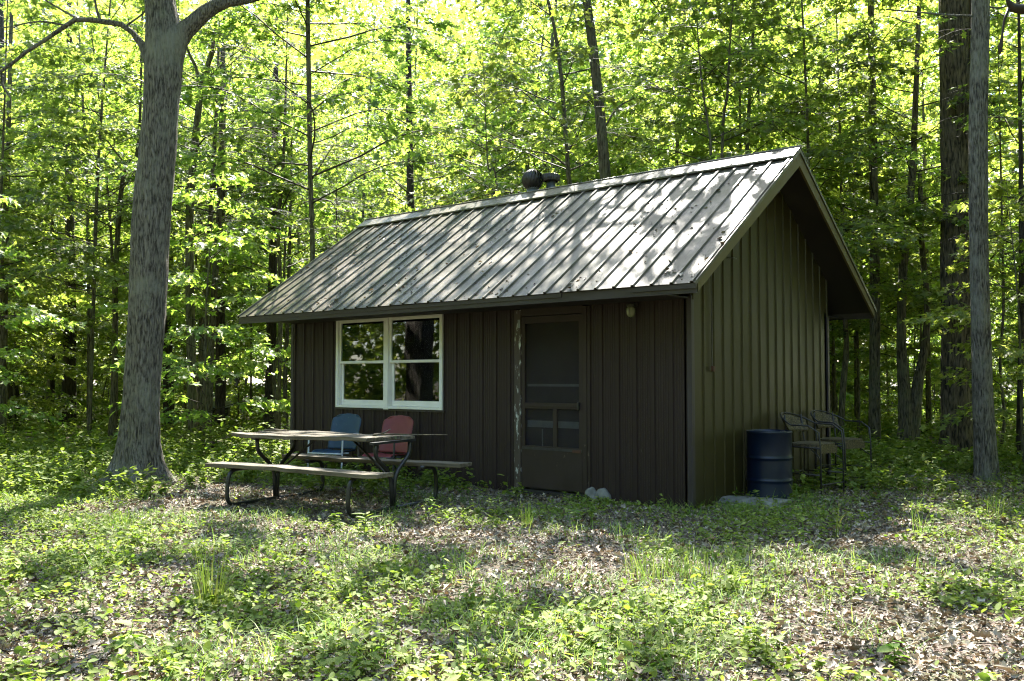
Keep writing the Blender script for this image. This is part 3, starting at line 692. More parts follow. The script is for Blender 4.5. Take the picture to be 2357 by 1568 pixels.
# ---------------------------------------------------------------- rocks, slab, log, far box
def rock(name, lobes, c, label, cat='rock', sq=1.0, seed=1, mt='rock'):
    bm_v = []; f_all = []; m = MB(); r_ = np.random.default_rng(seed)
    for (x, y, z, rx, ry, rz) in lobes:
        nu, nv = 10, 16; v = []; f = []; ph = r_.random(6)*6
        for i in range(nu+1):
            a = math.pi*i/nu-math.pi/2
            for j in range(nv):
                b = 2*math.pi*j/nv; q = 1+.10*math.sin(3*b+ph[0])*math.cos(a)+.08*math.sin(2*a*2+ph[1]+b)+.05*math.sin(5*b+ph[2])*math.cos(a)
                p = np.array([math.cos(a)*math.cos(b), math.cos(a)*math.sin(b), math.sin(a)]); p = np.sign(p)*np.abs(p)**sq
                v.append((x+rx*q*p[0], y+ry*q*p[1], z+rz*q*p[2]))
        for i in range(nu):
            for j in range(nv): f.append((i*nv+j, i*nv+(j+1) % nv, (i+1)*nv+(j+1) % nv, (i+1)*nv+j))
        m.add(v, f, True)
    o = m.build(name, M[mt], None, loc=c)
    if len(lobes) > 1:
        rm = o.modifiers.new('r', 'REMESH'); rm.mode = 'VOXEL'; rm.voxel_size = .012; rm.use_smooth_shade = True
    return tag(o, label, cat)
g = ground_at(1375, 1150)
rock('rock', [(-.10, .0, .02, .08, .08, .11), (.07, .0, .02, .10, .09, .11), (-.03, 0, .0, .12, .08, .06)], (g[0], g[1]+.02, 0), 'pale grey rock with two humps at the foot of the door frame', seed=3)
g = ground_at(1722, 1162)
rock('stone_slab', [(0, 0, .0, .46, .22, .045)], (g[0]-.02, g[1]+.1, .02), 'flat grey stone slab lying in front of the blue drum', 'stone', sq=.6, seed=5)
g = ground_at(505, 1040)
lg = MB(); lg.tube([(-.4, 0, .10), (-.1, .01, .11), (.2, 0, .10), (.38, .01, .09)], [.10, .105, .10, .09], 14, noise=.18, seed=4)
lo2 = lg.build('log', M['bark_dark'], None, loc=(g[0], g[1], float(gz(g[0], g[1])))); lo2.rotation_euler.z = math.atan2(RT[1], RT[0]); tag(lo2, 'dark mossy log lying in the undergrowth behind the picnic table', 'log')
g = ground_at(467, 1040)
cb = MB(); cb.box((-.2, -.12, 0), (.2, .12, .20)); cb.box((-.18, -.126, .03), (-.02, -.1205, .17)); cb.box((.02, -.126, .03), (.18, -.1205, .17))
cbo = cb.build('concrete_block', M['galv_dark'], None, bevel=.01, loc=(g[0]-.2, g[1]-.1, 0)); cbo.rotation_euler.z = math.atan2(RT[1], RT[0])+.15; tag(cbo, 'dark concrete block at the left end of the mossy log', 'block')
p = at(506, 975, 27.5)
bx = empty('storage_box', (p[0], p[1], float(gz(p[0], p[1]))), math.atan2(RT[1], RT[0])+.2, label='dark wooden box with a pale lid among the far trunks left of the cabin', cat='box')
bb = MB(); bb.box((-.26, -.3, 0), (.26, .3, .62))
for k in range(5): bb.box((-.265, -.31, .04+k*.12), (.265, -.301, .13+k*.12))
bb.build('body', M['siding_dark'], bx, bevel=.01)
MB().prism([(-.3, -.36, .625), (-.3, .34, .78), (-.3, .34, .80), (-.3, -.36, .645)], (0, 0, 0), (.6, 0, 0)).build('lid', M['galv'], bx)

# ---------------------------------------------------------------- trees
def smooth_path(pts, n=40):
    """Catmull-Rom through (x,y,z,r) points"""
    P = np.array(pts, float); m = len(P)
    if m < 3: return np.array([P[0]*(1-t)+P[-1]*t for t in np.linspace(0, 1, n)])
    Q = np.vstack([2*P[0]-P[1], P, 2*P[-1]-P[-2]]); out = []
    for s in np.linspace(0, m-1-1e-6, n):
        i = int(s); t = s-i; a, b, c, d = Q[i:i+4]
        out.append(.5*((2*b)+(c-a)*t+(2*a-5*b+4*c-d)*t*t+(3*b-a-3*c+d)*t**3))
    return np.array(out)

def trunk_mesh(paths, big=False, seed=0, flare=1.0):
    m = MB(); r_ = np.random.default_rng(seed)
    for k, pts in enumerate(paths):
        n = 170 if big and k == 0 else (26 if k == 0 else 14)
        P = smooth_path(pts, n); nn = (84 if big else 14) if k == 0 else (16 if big and k < 3 else 8)
        rad = P[:, 3].copy()
        v = []; f = []
        ph = r_.random(8)*6.28
        if big and k == 0:
            hh, tt_ = np.meshgrid(P[:, 2], 2*np.pi*np.arange(nn)/nn, indexing='ij'); w_ = tt_+.25*(vnoise(hh*2, tt_*2, 1., seed)-.5)
            RN = 1-2*np.abs(vnoise(w_*5.6*(1 if True else 0), hh/.30, 1., seed+1)-.5)-.6+.5*(vnoise(w_*11, hh/.12, 1., seed+2)-.5)
        for i in range(len(P)):
            t = P[min(i+1, len(P)-1), :3]-P[max(i-1, 0), :3]; t /= np.linalg.norm(t)+1e-9
            a = np.array([1., 0, 0])-t*t[0] if abs(t[0]) < .9 else np.array([0, 1., 0])-t*t[1]
            a /= np.linalg.norm(a); b = np.cross(t, a); h = P[i, 2]-P[0, 2]
            for j in range(nn):
                th = 2*math.pi*j/nn; q = 1+.03*math.sin(2*th+ph[0]+h*.9)+.025*math.sin(5*th+ph[1]+h*.7)
                if k == 0:
                    q += flare*.42*math.exp(-h/.26)*(1+.6*math.sin(5*th+ph[2]))
                    q += .02*math.sin(9*th+ph[3]+h*1.7)
                if big: q += (.055*float(RN[i, j]) if k == 0 else 0)+.025*math.sin(h*3.1+ph[5]+th)
                v.append(P[i, :3]+(a*math.cos(th)+b*math.sin(th))*rad[i]*q)
        for i in range(len(P)-1):
            for j in range(nn): f.append((i*nn+j, i*nn+(j+1) % nn, (i+1)*nn+(j+1) % nn, (i+1)*nn+j))
        m.add(v, f, True)
    return m

def tubes_np(paths, rads, n=4):
    """many thin tubes: list of (k,3) arrays -> V, L, S"""
    out = []
    for P, r_ in zip(paths, rads):
        P = np.asarray(P); k = len(P); T = np.gradient(P, axis=0); T /= np.linalg.norm(T, axis=1, keepdims=True)+1e-9
        ref = np.array([.31, .2, .93]) if abs(T[0, 2]) < .8 else np.array([1., 0, 0])
        A = ref-T*(T@ref)[:, None]; A /= np.linalg.norm(A, axis=1, keepdims=True)+1e-9; B = np.cross(T, A)
        th = 2*np.pi*np.arange(n)/n
        V = P[:, None]+(A[:, None]*np.cos(th)[None, :, None]+B[:, None]*np.sin(th)[None, :, None])*np.asarray(r_)[:, None, None]
        i = (np.arange(k-1)[:, None]*n); j = np.arange(n)[None]
        q = np.stack([i+j, i+(j+1) % n, i+n+(j+1) % n, i+n+j], 2).reshape(-1)
        out.append((V.reshape(-1, 3), q, np.full((k-1)*n, 4, np.int32)))
    return merge(out)

def foliage(seed, Rr, z0, z1, nb, axisf=None, leaf=.10, dens=1.0, lowflat=.5, taper=True, prof=MAPLE, twigs=True):
    """branches and leaves of one crown, round a trunk on the z axis. returns (branch paths, radii, leaf arrays)"""
    r_ = np.random.default_rng(seed); paths = []; rads = []; LP = []; LY = []; LD = []; LR = []; LS = []
    for i in range(nb):
        u = (i+r_.random())/nb; z = z0+(z1-z0)*u
        az = i*2.399+r_.normal()*.35
        Lb = Rr*(1-.75*u**1.7 if taper else math.sqrt(max(.05, 1-(2*u-1)**2)))*(.65+.5*r_.random())
        rise = .48+.4*u+r_.normal()*.16
        c = axisf(z) if axisf else np.zeros(2)
        n = 9; t = np.linspace(0, 1, n); bend = r_.normal()*.6
        a_ = az+bend*t; dx = np.cumsum(np.cos(a_))/n*Lb; dy = np.cumsum(np.sin(a_))/n*Lb
        dz = Lb*(rise*t-(.30+.1*r_.random()+rise*.45)*t**2)
        P = np.stack([c[0]+dx, c[1]+dy, z+dz], 1); P[0] = (c[0], c[1], z-.02)
        paths.append(P); rads.append((.004+.0038*Lb)*(1-t*.85))
        nt_ = max(4, int(Lb*5.8))
        for k in range(nt_):
            s = .18+.82*(k+.5)/nt_; idx = s*(n-1); i0 = min(int(idx), n-2); q = P[i0]*(1-(idx-i0))+P[i0+1]*(idx-i0)
            side = 1 if k % 2 else -1
            ta = az+bend*s+side*(R(48)+r_.normal()*.25)
            tl = (.25+.38*Lb*(1-s)+.15*r_.random())*(.8+.4*r_.random())
            if k == nt_-1: ta = az+bend
            m = 5; tt = np.linspace(0, 1, m); tw = np.stack([q[0]+np.cos(ta)*tl*tt, q[1]+np.sin(ta)*tl*tt, q[2]+tl*(.10*tt-.26*tt**2)+0*tt], 1)
            if twigs: paths.append(tw); rads.append(.003*(1-.7*tt)+.001)
            nl = max(3, int(tl*31*dens))
            sl_ = (np.arange(nl)+.5)/nl*.92+.08; lp = np.stack([np.interp(sl_, tt, tw[:, c_]) for c_ in range(3)], 1)
            sd = np.where(np.arange(nl) % 2, 1, -1)
            LP.append(lp+r_.normal(size=(nl, 3))*np.array([.05, .05, .035])); LY.append(ta+sd*(R(52)+r_.normal(size=nl)*.4)); LD.append(R(22)+r_.normal(size=nl)*.33)
            LR.append(r_.normal(size=nl)*.38); LS.append(leaf*(.5+.95*r_.random(nl)**1.4))
    return paths, rads, (np.concatenate(LP), np.concatenate(LY), np.concatenate(LD), np.concatenate(LR), np.concatenate(LS))

def crown_obj(name, fol, mt, parent=None, keep=None, prof=MAPLE):
    P, Y, D, Ro, S = fol
    if keep is not None: P, Y, D, Ro, S = P[keep], Y[keep], D[keep], Ro[keep], S[keep]
    return np_mesh(name, *leaf_verts(P, Y, D, Ro, S, prof), mt, parent)

TREES = []
def make_tree(label, pts, depth, mt='bark', crown=None, top=None, limbs=(), big=False, seed=0, group=None, flare=.5, name='tree', keepf=None, leafm='leaf', droopn=0):
    """pts: (x, y, width) of the photograph at DEPTH metres; base first. top: height where the trunk ends."""
    W = [np.append(at(x, y, depth), w_/FPX*depth/2) for x, y, w_ in pts]
    b = W[0].copy(); zb = float(gz(b[0], b[1])); W[0][2] = zb-.05
    root = empty(name, (b[0], b[1], zb), 0, label=label, cat='tree', group=group)
    O = np.array([b[0], b[1], zb, 0])
    W = [p-O for p in W]
    if top and W[-1][2] < top:
        d = (W[-1]-W[-2]); d = d/max(d[2], .1); L_ = top-W[-1][2]; p = W[-1].copy()
        lean = d[:2]*.5
        for k in (.5, 1.0): W.append(np.array([p[0]+lean[0]*L_*k, p[1]+lean[1]*L_*k, p[2]+L_*k, p[3]*(1-.75*k)]))
    LP = []
    for l_ in limbs:
        dd = depth+(l_[0][3] if len(l_[0]) > 3 else 0)
        LP.append([np.append(at(q[0], q[1], depth+(q[3] if len(q) > 3 else 0)), q[2]/FPX*depth/2)-O for q in l_])
    trunk_mesh([W]+LP, big, seed, flare).build('trunk', M[mt], root)
    P = smooth_path(W, 60)
    axisf = lambda z: np.array([np.interp(z, P[:, 2], P[:, 0]), np.interp(z, P[:, 2], P[:, 1])])
    if crown:
        Rr, z0, z1, nb, leaf, dens = crown
        if z0 < 7: leaf *= 1.12; dens *= 1.3
        pa, ra, fol = foliage(seed+100, Rr, z0, z1, nb, axisf, leaf, dens)
        np_mesh('branches', *tubes_np(pa, ra, 4), M['twig'], root, smooth=True)
        keep = keepf(fol[0]+O[:3]) if keepf is not None else None
        crown_obj('crown', fol, M[leafm], root, keep)
    TREES.append((b[0], b[1])); return root

# canopy gaps cut for light
def sun_land(P, z=0.0):
    k = (P[:, 2]-z)/SUN[2]; return P[:, 0]-SUN[0]*k, P[:, 1]-SUN[1]*k
PATCH = [(g_[0], g_[1], r_) for g_, r_ in ((ground_at(1530, 1335), .85), (ground_at(1700, 1300), .6), (ground_at(1850, 1330), .9), (ground_at(1950, 1400), .7), (ground_at(2250, 1260), .8), (ground_at(1650, 1400), .6), (ground_at(1800, 1420), .5),
         (ground_at(480, 1185), .7), (ground_at(330, 1220), .6), (ground_at(1290, 1215), .35), (ground_at(1430, 1240), .35), (ground_at(300, 1490), .22), (ground_at(60, 1060), 1.8), (ground_at(250, 1090), 1.0), (ground_at(1150, 1340), .4), (ground_at(1250, 1290), .5), (ground_at(1080, 1200), .35), (ground_at(2300, 1150), .6), (ground_at(100, 1260), .8), (ground_at(600, 1020), 1.2), (ground_at(700, 1260), .45), (ground_at(250, 1235), .8), (ground_at(440, 1265), .45), (ground_at(130, 1170), .9), (ground_at(610, 1300), .4), (ground_at(340, 1340), .45), (ground_at(850, 1290), .4), (ground_at(1000, 1240), .4), (ground_at(150, 1400), .35), (ground_at(900, 1420), .3), (ground_at(1350, 1440), .35))]
def gaps(P):
    x, y = sun_land(P); r_ = np.random.default_rng(3); u = r_.random(len(P))
    n = .2*vnoise(x, y, 1.2, 21)+.4*vnoise(x, y, .40, 22)+.4*vnoise(x, y, .19, 24)
    keep = n > .55
    for a, b, q in PATCH:
        d = np.hypot(x-a, y-b)/q; d = d+.5*(vnoise(x, y, .35, 23)-.5)
        keep &= ~(d < 1)
    x2, y2 = sun_land(P, 3.2)
    onroof = (x2 > -LN-.7) & (x2 < .6) & (y2 > -.8) & (y2 < YM+.4)
    n2 = .5*vnoise(x2, y2, .30, 31)+.5*vnoise(x2, y2, .15, 32)
    band = .50+.10*np.clip(np.abs(x2+3)/4, 0, 1)-.06*np.clip((y2)/2, -1, 1)
    hr = np.random.default_rng(88); hx = -LN-.6+(LN+1.2)*hr.random(900); hy = -.8+(YM+1.2)*hr.random(900)
    sel = hr.random(900) < .16+1.0*np.clip(vnoise(hx, hy, .8, 89)-.22, 0, 1)-.12*(hy > 1.3)+.16*(hx < -2.5)
    hx, hy = hx[sel], hy[sel]; hrad = .07+.10*hr.random(len(hx))
    ri = np.flatnonzero(onroof); hole = np.zeros(len(P), bool)
    for a, b, q in zip(hx, hy, hrad): hole[ri] |= (x2[ri]-a)**2+(y2[ri]-b)**2 < q*q
    keep = np.where(onroof, ~hole, keep)
    return keep

# --- the large tree on the left, with its two limbs
make_tree('large grey-barked tree with a forking limb, standing left of the picnic table', [(312, 1108, 94), (316, 1040, 86), (327, 900, 81), (339, 700, 83), (354, 450, 82), (371, 250, 75), (379, 110, 80), (371, 30, 68), (366, -60, 62)], 12.2,
          'bark_big', (6.4, 7.6, 13.5, 80, .12, 1.0), 13.6, limbs=(
              [(375, 200, 40), (392, 150, 52), (413, 88, 46), (445, 55, 38), (485, 20, 34), (530, 2, 26), (600, -8, 20, .3), (700, -60, 14, .6), (820, -160, 8, 1)],
              [(345, 140, 30), (318, 90, 14), (283, 58, 13), (235, 50, 12), (180, 44, 11), (150, 60, 10), (110, 88, 9), (60, 120, 8), (10, 160, 7), (-30, 180, 5)],
              [(2, 165, 6), (8, 200, 5), (25, 228, 3.5), (12, 240, 2)],
              [(232, 50, 7), (222, 20, 6), (215, -30, 5)], [(180, 44, 6), (120, 10, 4), (60, -30, 3)], [(150, 58, 5), (90, 50, 4), (20, 62, 3), (-30, 70, 2)],
              [(290, 60, 5), (330, 30, 4), (350, 0, 3)]), big=True, seed=11, keepf=gaps, flare=1.9)
# --- right-hand pair
make_tree('straight slim trunk with furrowed grey bark at the right edge of the clearing', [(2270, 1110, 48), (2266, 1000, 45), (2258, 800, 42), (2254, 600, 40), (2252, 400, 40), (2254, 200, 38), (2257, 0, 37), (2259, -100, 35)], 12.4,
          'bark_big', (5.6, 7.4, 12.8, 62, .115, 1.0), 13, limbs=([(2258, 38, 6), (2200, 36, 5), (2130, 30, 4), (2040, 22, 3)], [(2262, 14, 5), (2300, 18, 4), (2350, 5, 3)]), big=True, seed=12, keepf=gaps)
make_tree('very thick shaggy double trunk behind the slim right-hand tree', [(2205, 1055, 84), (2206, 1000, 76), (2204, 800, 68), (2202, 600, 66), (2201, 400, 65), (2198, 200, 64), (2196, 0, 62), (2195, -100, 60)], 16.5,
          'bark_shaggy', (6, 9.5, 15, 50, .12, .9), 15.5, limbs=([(2238, 1055, 40), (2240, 900, 34), (2238, 700, 30), (2240, 400, 28), (2242, 100, 24), (2245, -60, 22)], [(2175, 1020, 16), (2150, 1052, 12), (2128, 1070, 9), (2110, 1085, 5)]), big=True, seed=13, keepf=gaps, flare=.5)
# --- trees whose trunks stand out
SPEC = [
 ('dark trunk forking low down, between the cabin and the thick double trunk', [(2085, 1038, 46), (2085, 960, 34), (2078, 860, 26), (2074, 760, 20), (2080, 600, 18), (2100, 400, 16)], 17.7, 'bark', (3, 4.5, 11, 26, .10, .9), 11, ([(2098, 1030, 34), (2110, 900, 26), (2128, 800, 18), (2135, 700, 14), (2122, 560, 14), (2118, 400, 10)],)),
 ('straight dark trunk seen just right of the cabin rear eave', [(2013, 1034, 28), (2013, 900, 24), (2014, 700, 23), (2012, 500, 20), (2009, 300, 18), (2006, 100, 15)], 18, 'bark', (3.2, 4.2, 12, 30, .10, .9), 12.5, ()),
 ('thin trunk in the gap between the forked tree and the thick double trunk', [(2139, 1030, 13), (2137, 900, 12), (2134, 700, 11), (2130, 500, 9)], 22, 'bark', (2.6, 3, 9, 20, .10, .9), 9.5, ()),
 ('thin leaning tree close behind the rear corner of the cabin', [(1934, 1030, 14), (1940, 900, 14), (1948, 800, 12), (1944, 700, 10)], 19, 'bark', (2.6, 3, 8.5, 20, .10, .9), 9, ()),
 ('slim dark trunk at the right edge of the picture', [(2345, 1080, 15), (2348, 900, 13), (2351, 700, 12), (2350, 400, 10)], 15, 'bark_dark', (2.6, 2.8, 9.5, 22, .10, .9), 10, ()),
 ('thin crooked tree right of the slim grey trunk', [(2300, 1060, 7), (2312, 960, 7), (2302, 850, 6), (2310, 700, 6), (2306, 500, 5)], 16.5, 'bark', (2.3, 2.6, 7.5, 18, .095, .9), 8, ()),
 ('tall trunk rising behind the roof ridge, leaning to the upper left', [(1425, 900, 30), (1410, 600, 27), (1392, 395, 26), (1380, 250, 24), (1366, 120, 22), (1350, 0, 20), (1340, -80, 18)], 16.2, 'bark', (6.2, 8.6, 14, 76, .115, 1), 14.5, ([(1388, 300, 5), (1420, 250, 4), (1460, 225, 2.5)],)),
 ('slender trunk just left of the tall one behind the roof ridge', [(1330, 900, 12), (1316, 500, 11), (1308, 400, 10), (1300, 280, 10), (1290, 160, 9), (1275, 60, 8), (1258, -20, 7)], 15.8, 'bark', (2.6, 3.8, 9.8, 24, .10, .9), 10.5, ([(1302, 380, 5), (1265, 355, 4), (1210, 345, 3), (1160, 320, 2)], [(1304, 395, 5), (1340, 380, 3), (1375, 360, 2)])),
 ('slender straight trunk left of the cabin roof, tallest in that gap', [(722, 990, 13), (720, 600, 12), (714, 400, 11), (711, 200, 11), (708, 20, 10), (706, -60, 9)], 16.5, 'bark', (3.6, 4.4, 12, 44, .10, 1), 12.5, ([(713, 260, 4), (760, 225, 3), (820, 212, 2)], [(714, 420, 4), (745, 370, 3), (770, 330, 2)])),
 ('thin crooked tree left of the roof, beside the slender straight trunk', [(640, 985, 10), (646, 700, 9), (640, 520, 8), (650, 420, 8), (656, 270, 6)], 19, 'bark', (2.5, 3.2, 9, 22, .10, .9), 9.5, ()),
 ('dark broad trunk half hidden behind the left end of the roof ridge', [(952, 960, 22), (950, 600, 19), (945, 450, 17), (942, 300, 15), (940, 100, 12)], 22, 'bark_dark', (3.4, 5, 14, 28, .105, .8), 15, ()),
 ('forked grey-green tree right of the large tree', [(446, 1012, 24), (441, 850, 21), (437, 650, 19), (437, 480, 18), (448, 340, 17), (463, 210, 14), (484, 130, 11), (492, 90, 8)], 17.5, 'bark', (3, 4.0, 10.5, 28, .10, .9), 11, ([(463, 215, 10), (452, 160, 8), (436, 125, 6), (425, 90, 4)], [(470, 190, 4), (520, 140, 3), (560, 110, 2)])),
 ('slim upright tree in the group right of the forked tree, the left one of two', [(466, 1002, 14), (470, 800, 13), (480, 600, 12), (490, 400, 11), (497, 280, 9)], 20, 'bark', (2.6, 4, 10, 22, .10, .9), 10.5, ()),
 ('slim upright tree in the group right of the forked tree, the right one of two', [(478, 1008, 16), (486, 800, 15), (498, 600, 14), (508, 420, 12), (511, 250, 10), (514, 130, 7)], 19.5, 'bark', (2.8, 4, 11, 24, .10, .9), 11.5, ([(509, 330, 6), (540, 300, 4), (575, 285, 2)],)),
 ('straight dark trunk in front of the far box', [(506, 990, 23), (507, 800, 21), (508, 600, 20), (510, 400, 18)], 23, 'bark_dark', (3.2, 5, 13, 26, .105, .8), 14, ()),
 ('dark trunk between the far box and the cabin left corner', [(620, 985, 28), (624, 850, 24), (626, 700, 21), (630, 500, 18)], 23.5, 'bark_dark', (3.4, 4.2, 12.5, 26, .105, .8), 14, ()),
 ('pale thin leaning tree next to the dark trunk by the cabin left corner', [(642, 990, 9), (632, 900, 9), (634, 820, 8), (648, 740, 7), (655, 600, 6)], 21, 'bark', (2.4, 3, 8, 18, .10, .9), 8.5, ()),
 ('thin trunk right against the cabin left edge', [(660, 985, 10), (656, 880, 10), (662, 740, 9), (668, 500, 7)], 22, 'bark', (2.4, 3, 8.5, 18, .10, .9), 9, ()),
 ('slim bent tree just left of the large tree', [(256, 1010, 16), (262, 900, 14), (265, 760, 13), (266, 640, 12), (275, 480, 11), (290, 380, 9), (318, 345, 7), (326, 100, 5)], 19.5, 'bark', (2.8, 3.8, 10, 24, .10, .9), 10.5, ([(290, 380, 5), (262, 345, 4), (235, 318, 3), (190, 355, 2), (150, 385, 1.5)],)),
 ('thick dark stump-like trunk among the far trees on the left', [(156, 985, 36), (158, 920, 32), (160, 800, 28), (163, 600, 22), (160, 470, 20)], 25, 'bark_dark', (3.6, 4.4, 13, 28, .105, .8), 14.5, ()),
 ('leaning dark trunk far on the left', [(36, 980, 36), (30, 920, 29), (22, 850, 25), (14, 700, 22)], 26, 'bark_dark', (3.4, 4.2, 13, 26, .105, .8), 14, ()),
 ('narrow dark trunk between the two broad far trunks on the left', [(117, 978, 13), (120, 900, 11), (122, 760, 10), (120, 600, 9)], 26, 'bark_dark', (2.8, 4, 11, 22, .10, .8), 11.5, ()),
 ('trunk cut off by the left edge of the picture', [(2, 1020, 26), (5, 900, 20), (8, 700, 18), (14, 500, 14)], 19, 'bark', (3, 3.6, 11, 24, .10, .9), 11.5, ()),
 ('dark trunk close to the right side of the large tree', [(383, 980, 14), (381, 850, 12), (380, 700, 11), (384, 500, 9)], 24, 'bark_dark', (2.8, 3.6, 11, 22, .10, .8), 12, ()),
 ('second dark trunk close to the right side of the large tree', [(396, 985, 12), (393, 850, 10), (390, 700, 9), (398, 500, 8)], 25, 'bark_dark', (2.8, 3.6, 11, 22, .10, .8), 12, ()),
 ('thin sapling rising behind the middle of the roof, left one of two', [(1650, 800, 7), (1638, 400, 6), (1628, 280, 5), (1614, 180, 4)], 15.5, 'bark', (2.2, 3.4, 8, 20, .10, .9), 8.5, ()),
 ('thin sapling rising behind the right half of the roof, right one of two', [(1652, 800, 8), (1662, 350, 7), (1674, 220, 6), (1680, 100, 5), (1688, 0, 4)], 16.4, 'bark', (2.4, 3.6, 9, 22, .10, .9), 9.5, ()),
 ('short sapling behind the roof vents', [(1165, 760, 6), (1145, 450, 5), (1125, 390, 4), (1120, 330, 3)], 15.6, 'bark', (2.1, 3.2, 6.6, 18, .10, .9), 7, ()),
]
for k, (lab, pts, dep, mt, cr, top, limbs) in enumerate(SPEC):
    hi = dep < 17 and cr[1] > 7
    make_tree(lab, pts, dep, mt, cr, top, limbs, seed=200+k, keepf=gaps)

# --- filler trees: a few prototypes copied through the wood
PROTO = []
for k in range(8):
    h = [7.5, 9, 11, 14, 16, 12, 3.6, 4.8][k]; r0 = [.03, .036, .045, .07, .09, .055, .018, .022][k]; rn = np.random.default_rng(60+k)
    lean = rn.normal(size=2)*.5
    pts = [(0, 0, -.05, r0), (lean[0]*.1, lean[1]*.1, h*.25, r0*.85), (lean[0]*.5+.1, lean[1]*.4, h*.55, r0*.65), (lean[0], lean[1], h, r0*.15)]
    root = empty('tree', (0, 0, 0), 0, label='x', cat='tree')
    trunk_mesh([pts], False, 60+k, .4).build('trunk', M['bark'], root)
    P = smooth_path(pts, 40); axf = (lambda P: (lambda z: np.array([np.interp(z, P[:, 2], P[:, 0]), np.interp(z, P[:, 2], P[:, 1])])))(P)
    pa, ra, fol = foliage(300+k, [2.3, 2.6, 3.0, 3.6, 4.0, 3.0, 1.5, 1.8][k], [1.9, 2.4, 3.0, 4.2, 5.0, 2.6, .4, .5][k], h*.98, [28, 32, 38, 44, 46, 44, 22, 26][k], axf, .118, 1.08)
    np_mesh('branches', *tubes_np(pa, ra, 3), M['twig'], root, smooth=True)
    crown_obj('crown', fol, M['leaf'], root)
    PROTO.append(root)
def copy_tree(o, loc, rz, s, label, group):
    c = o.copy(); C.objects.link(c); c.location = loc; c.rotation_euler = (0, 0, rz); c.scale = (s, s, s); c['label'] = label; c['group'] = group
    for ch in o.children:
        d = ch.copy(); C.objects.link(d); d.parent = c
    return c
rf = np.random.default_rng(99); used = set(); pos = list(TREES)
def place(l_, d_, k, label, group):
    p = CAM+RT*l_+FH*d_; x, y = float(p[0]), float(p[1])
    if any(math.hypot(x-a, y-b) < 1.3 for a, b in pos): return False
    if -LN-2.6 < x < 2.6 and -2 < y < WD+2.6: return False
    for hz in (6, 9):
        sx_, sy_ = x-SUN[0]/SUN[2]*(hz-3), y-SUN[1]/SUN[2]*(hz-3)
        if k in (0, 1, 2, 3, 4, 5) and -LN-2.4 < sx_ < 2 and -2.5 < sy_ < 4.2 and l_ < 6: return False
    pos.append((x, y)); loc = (x, y, float(gz(x, y))); rz = rf.random()*6.28; s = .85+.35*rf.random()
    if k not in used:
        used.add(k); o = PROTO[k]; o.location = loc; o.rotation_euler = (0, 0, rz); o.scale = (s, s, s); o['label'] = label; o['group'] = group
    else: copy_tree(PROTO[k], loc, rz, s, label, group)
    return True
for d0, d1, cnt, ks in ((17.5, 24, 28, (0, 1, 2, 0, 5)), (24, 33, 38, (1, 2, 5, 3, 0)), (33, 46, 38, (3, 4, 2, 5)), (20, 33, 44, (6, 7)), (33, 48, 64, (6, 7, 7))):
    n = 0; tries = 0
    while n < cnt and tries < 2000:
        tries += 1; d_ = d0+(d1-d0)*rf.random(); l_ = (rf.random()*2-1)*(d_*.60+2); side = l_/d_
        zone = 'left of the cabin' if side < -.22 else ('behind the cabin roof' if side < .36 else 'right of the cabin')
        size = 'bushy low' if ks[0] == 6 else 'slender young' if d0 < 20 else ('leafy mid-sized' if d0 < 30 else 'tall distant')
        if place(l_, d_, ks[rf.integers(len(ks))], f'{size} maple in the dense wood {zone}', f'{size} maples {zone}'): n += 1
for l_, d_, k in ((5.4, 15.2, 0), (4.5, 16.4, 7), (7.5, 13.6, 7), (-8.4, 14, 7), (-5.4, 16.2, 7), (.6, 17.6, 0), (2.9, 17.2, 0), (-2.2, 17.4, 1), (8.2, 15.5, 0), (-9.6, 17, 1)):
    z_ = 'left of the cabin' if l_/d_ < -.22 else ('behind the cabin roof' if l_/d_ < .3 else 'right of the cabin')
    place(l_, d_, k, f'slender young maple in the dense wood {z_}', f'slender young maples {z_}')
# out-of-frame trees around the viewer, added for pane reflections and to block sky light
for l_, d_, k in ((-10, 8, 2), (-12.5, 3.5, 1), (-10.5, -1, 5), (-14.5, 0, 3), (-16, 6, 4), (-13, -5, 3), (-7.5, -6, 5), (-18, 1, 2), (-17, -6, 4), (-3.5, -9, 3), (2, -8.5, 5), (8.5, -5, 3), (9.5, 3, 2), (10.5, 9, 5), (12, 5, 4), (-9, -11, 4), (13, 12.5, 2), (-13, 11, 1), (-14.5, 14.5, 2), (14, -2, 4), (-9.5, 5.5, 0), (-11.5, 1, 7), (-12, 6.5, 6), (-9, -3.5, 7), (-11, -8, 5), (-15.5, -3, 2), (-19, -4, 3), (-14, -9, 4), (-6, -11, 4), (0, -13, 3), (5, -12, 4), (9, -9, 3), (12, -3, 5), (3.5, -5.5, 2), (8, 9.5, 0), (9.2, 12.2, 1), (7.2, 6, 7), (7, 3, 6), (11, 7.5, 2), (14, 9, 5), (10, 0, 2), (15, 6, 3), (12.5, 15, 2), (6.8, .5, 7), (8, 5, 0), (-4, -5.5, 2), (11.5, -13, 4), (16, 4, 3), (17, -7, 4), (-3, -16, 4), (-20, -10, 4), (-22, 3, 3)):
    place(l_, d_, k, 'forest maple at the edge of the clearing, outside the picture', 'maples round the clearing')

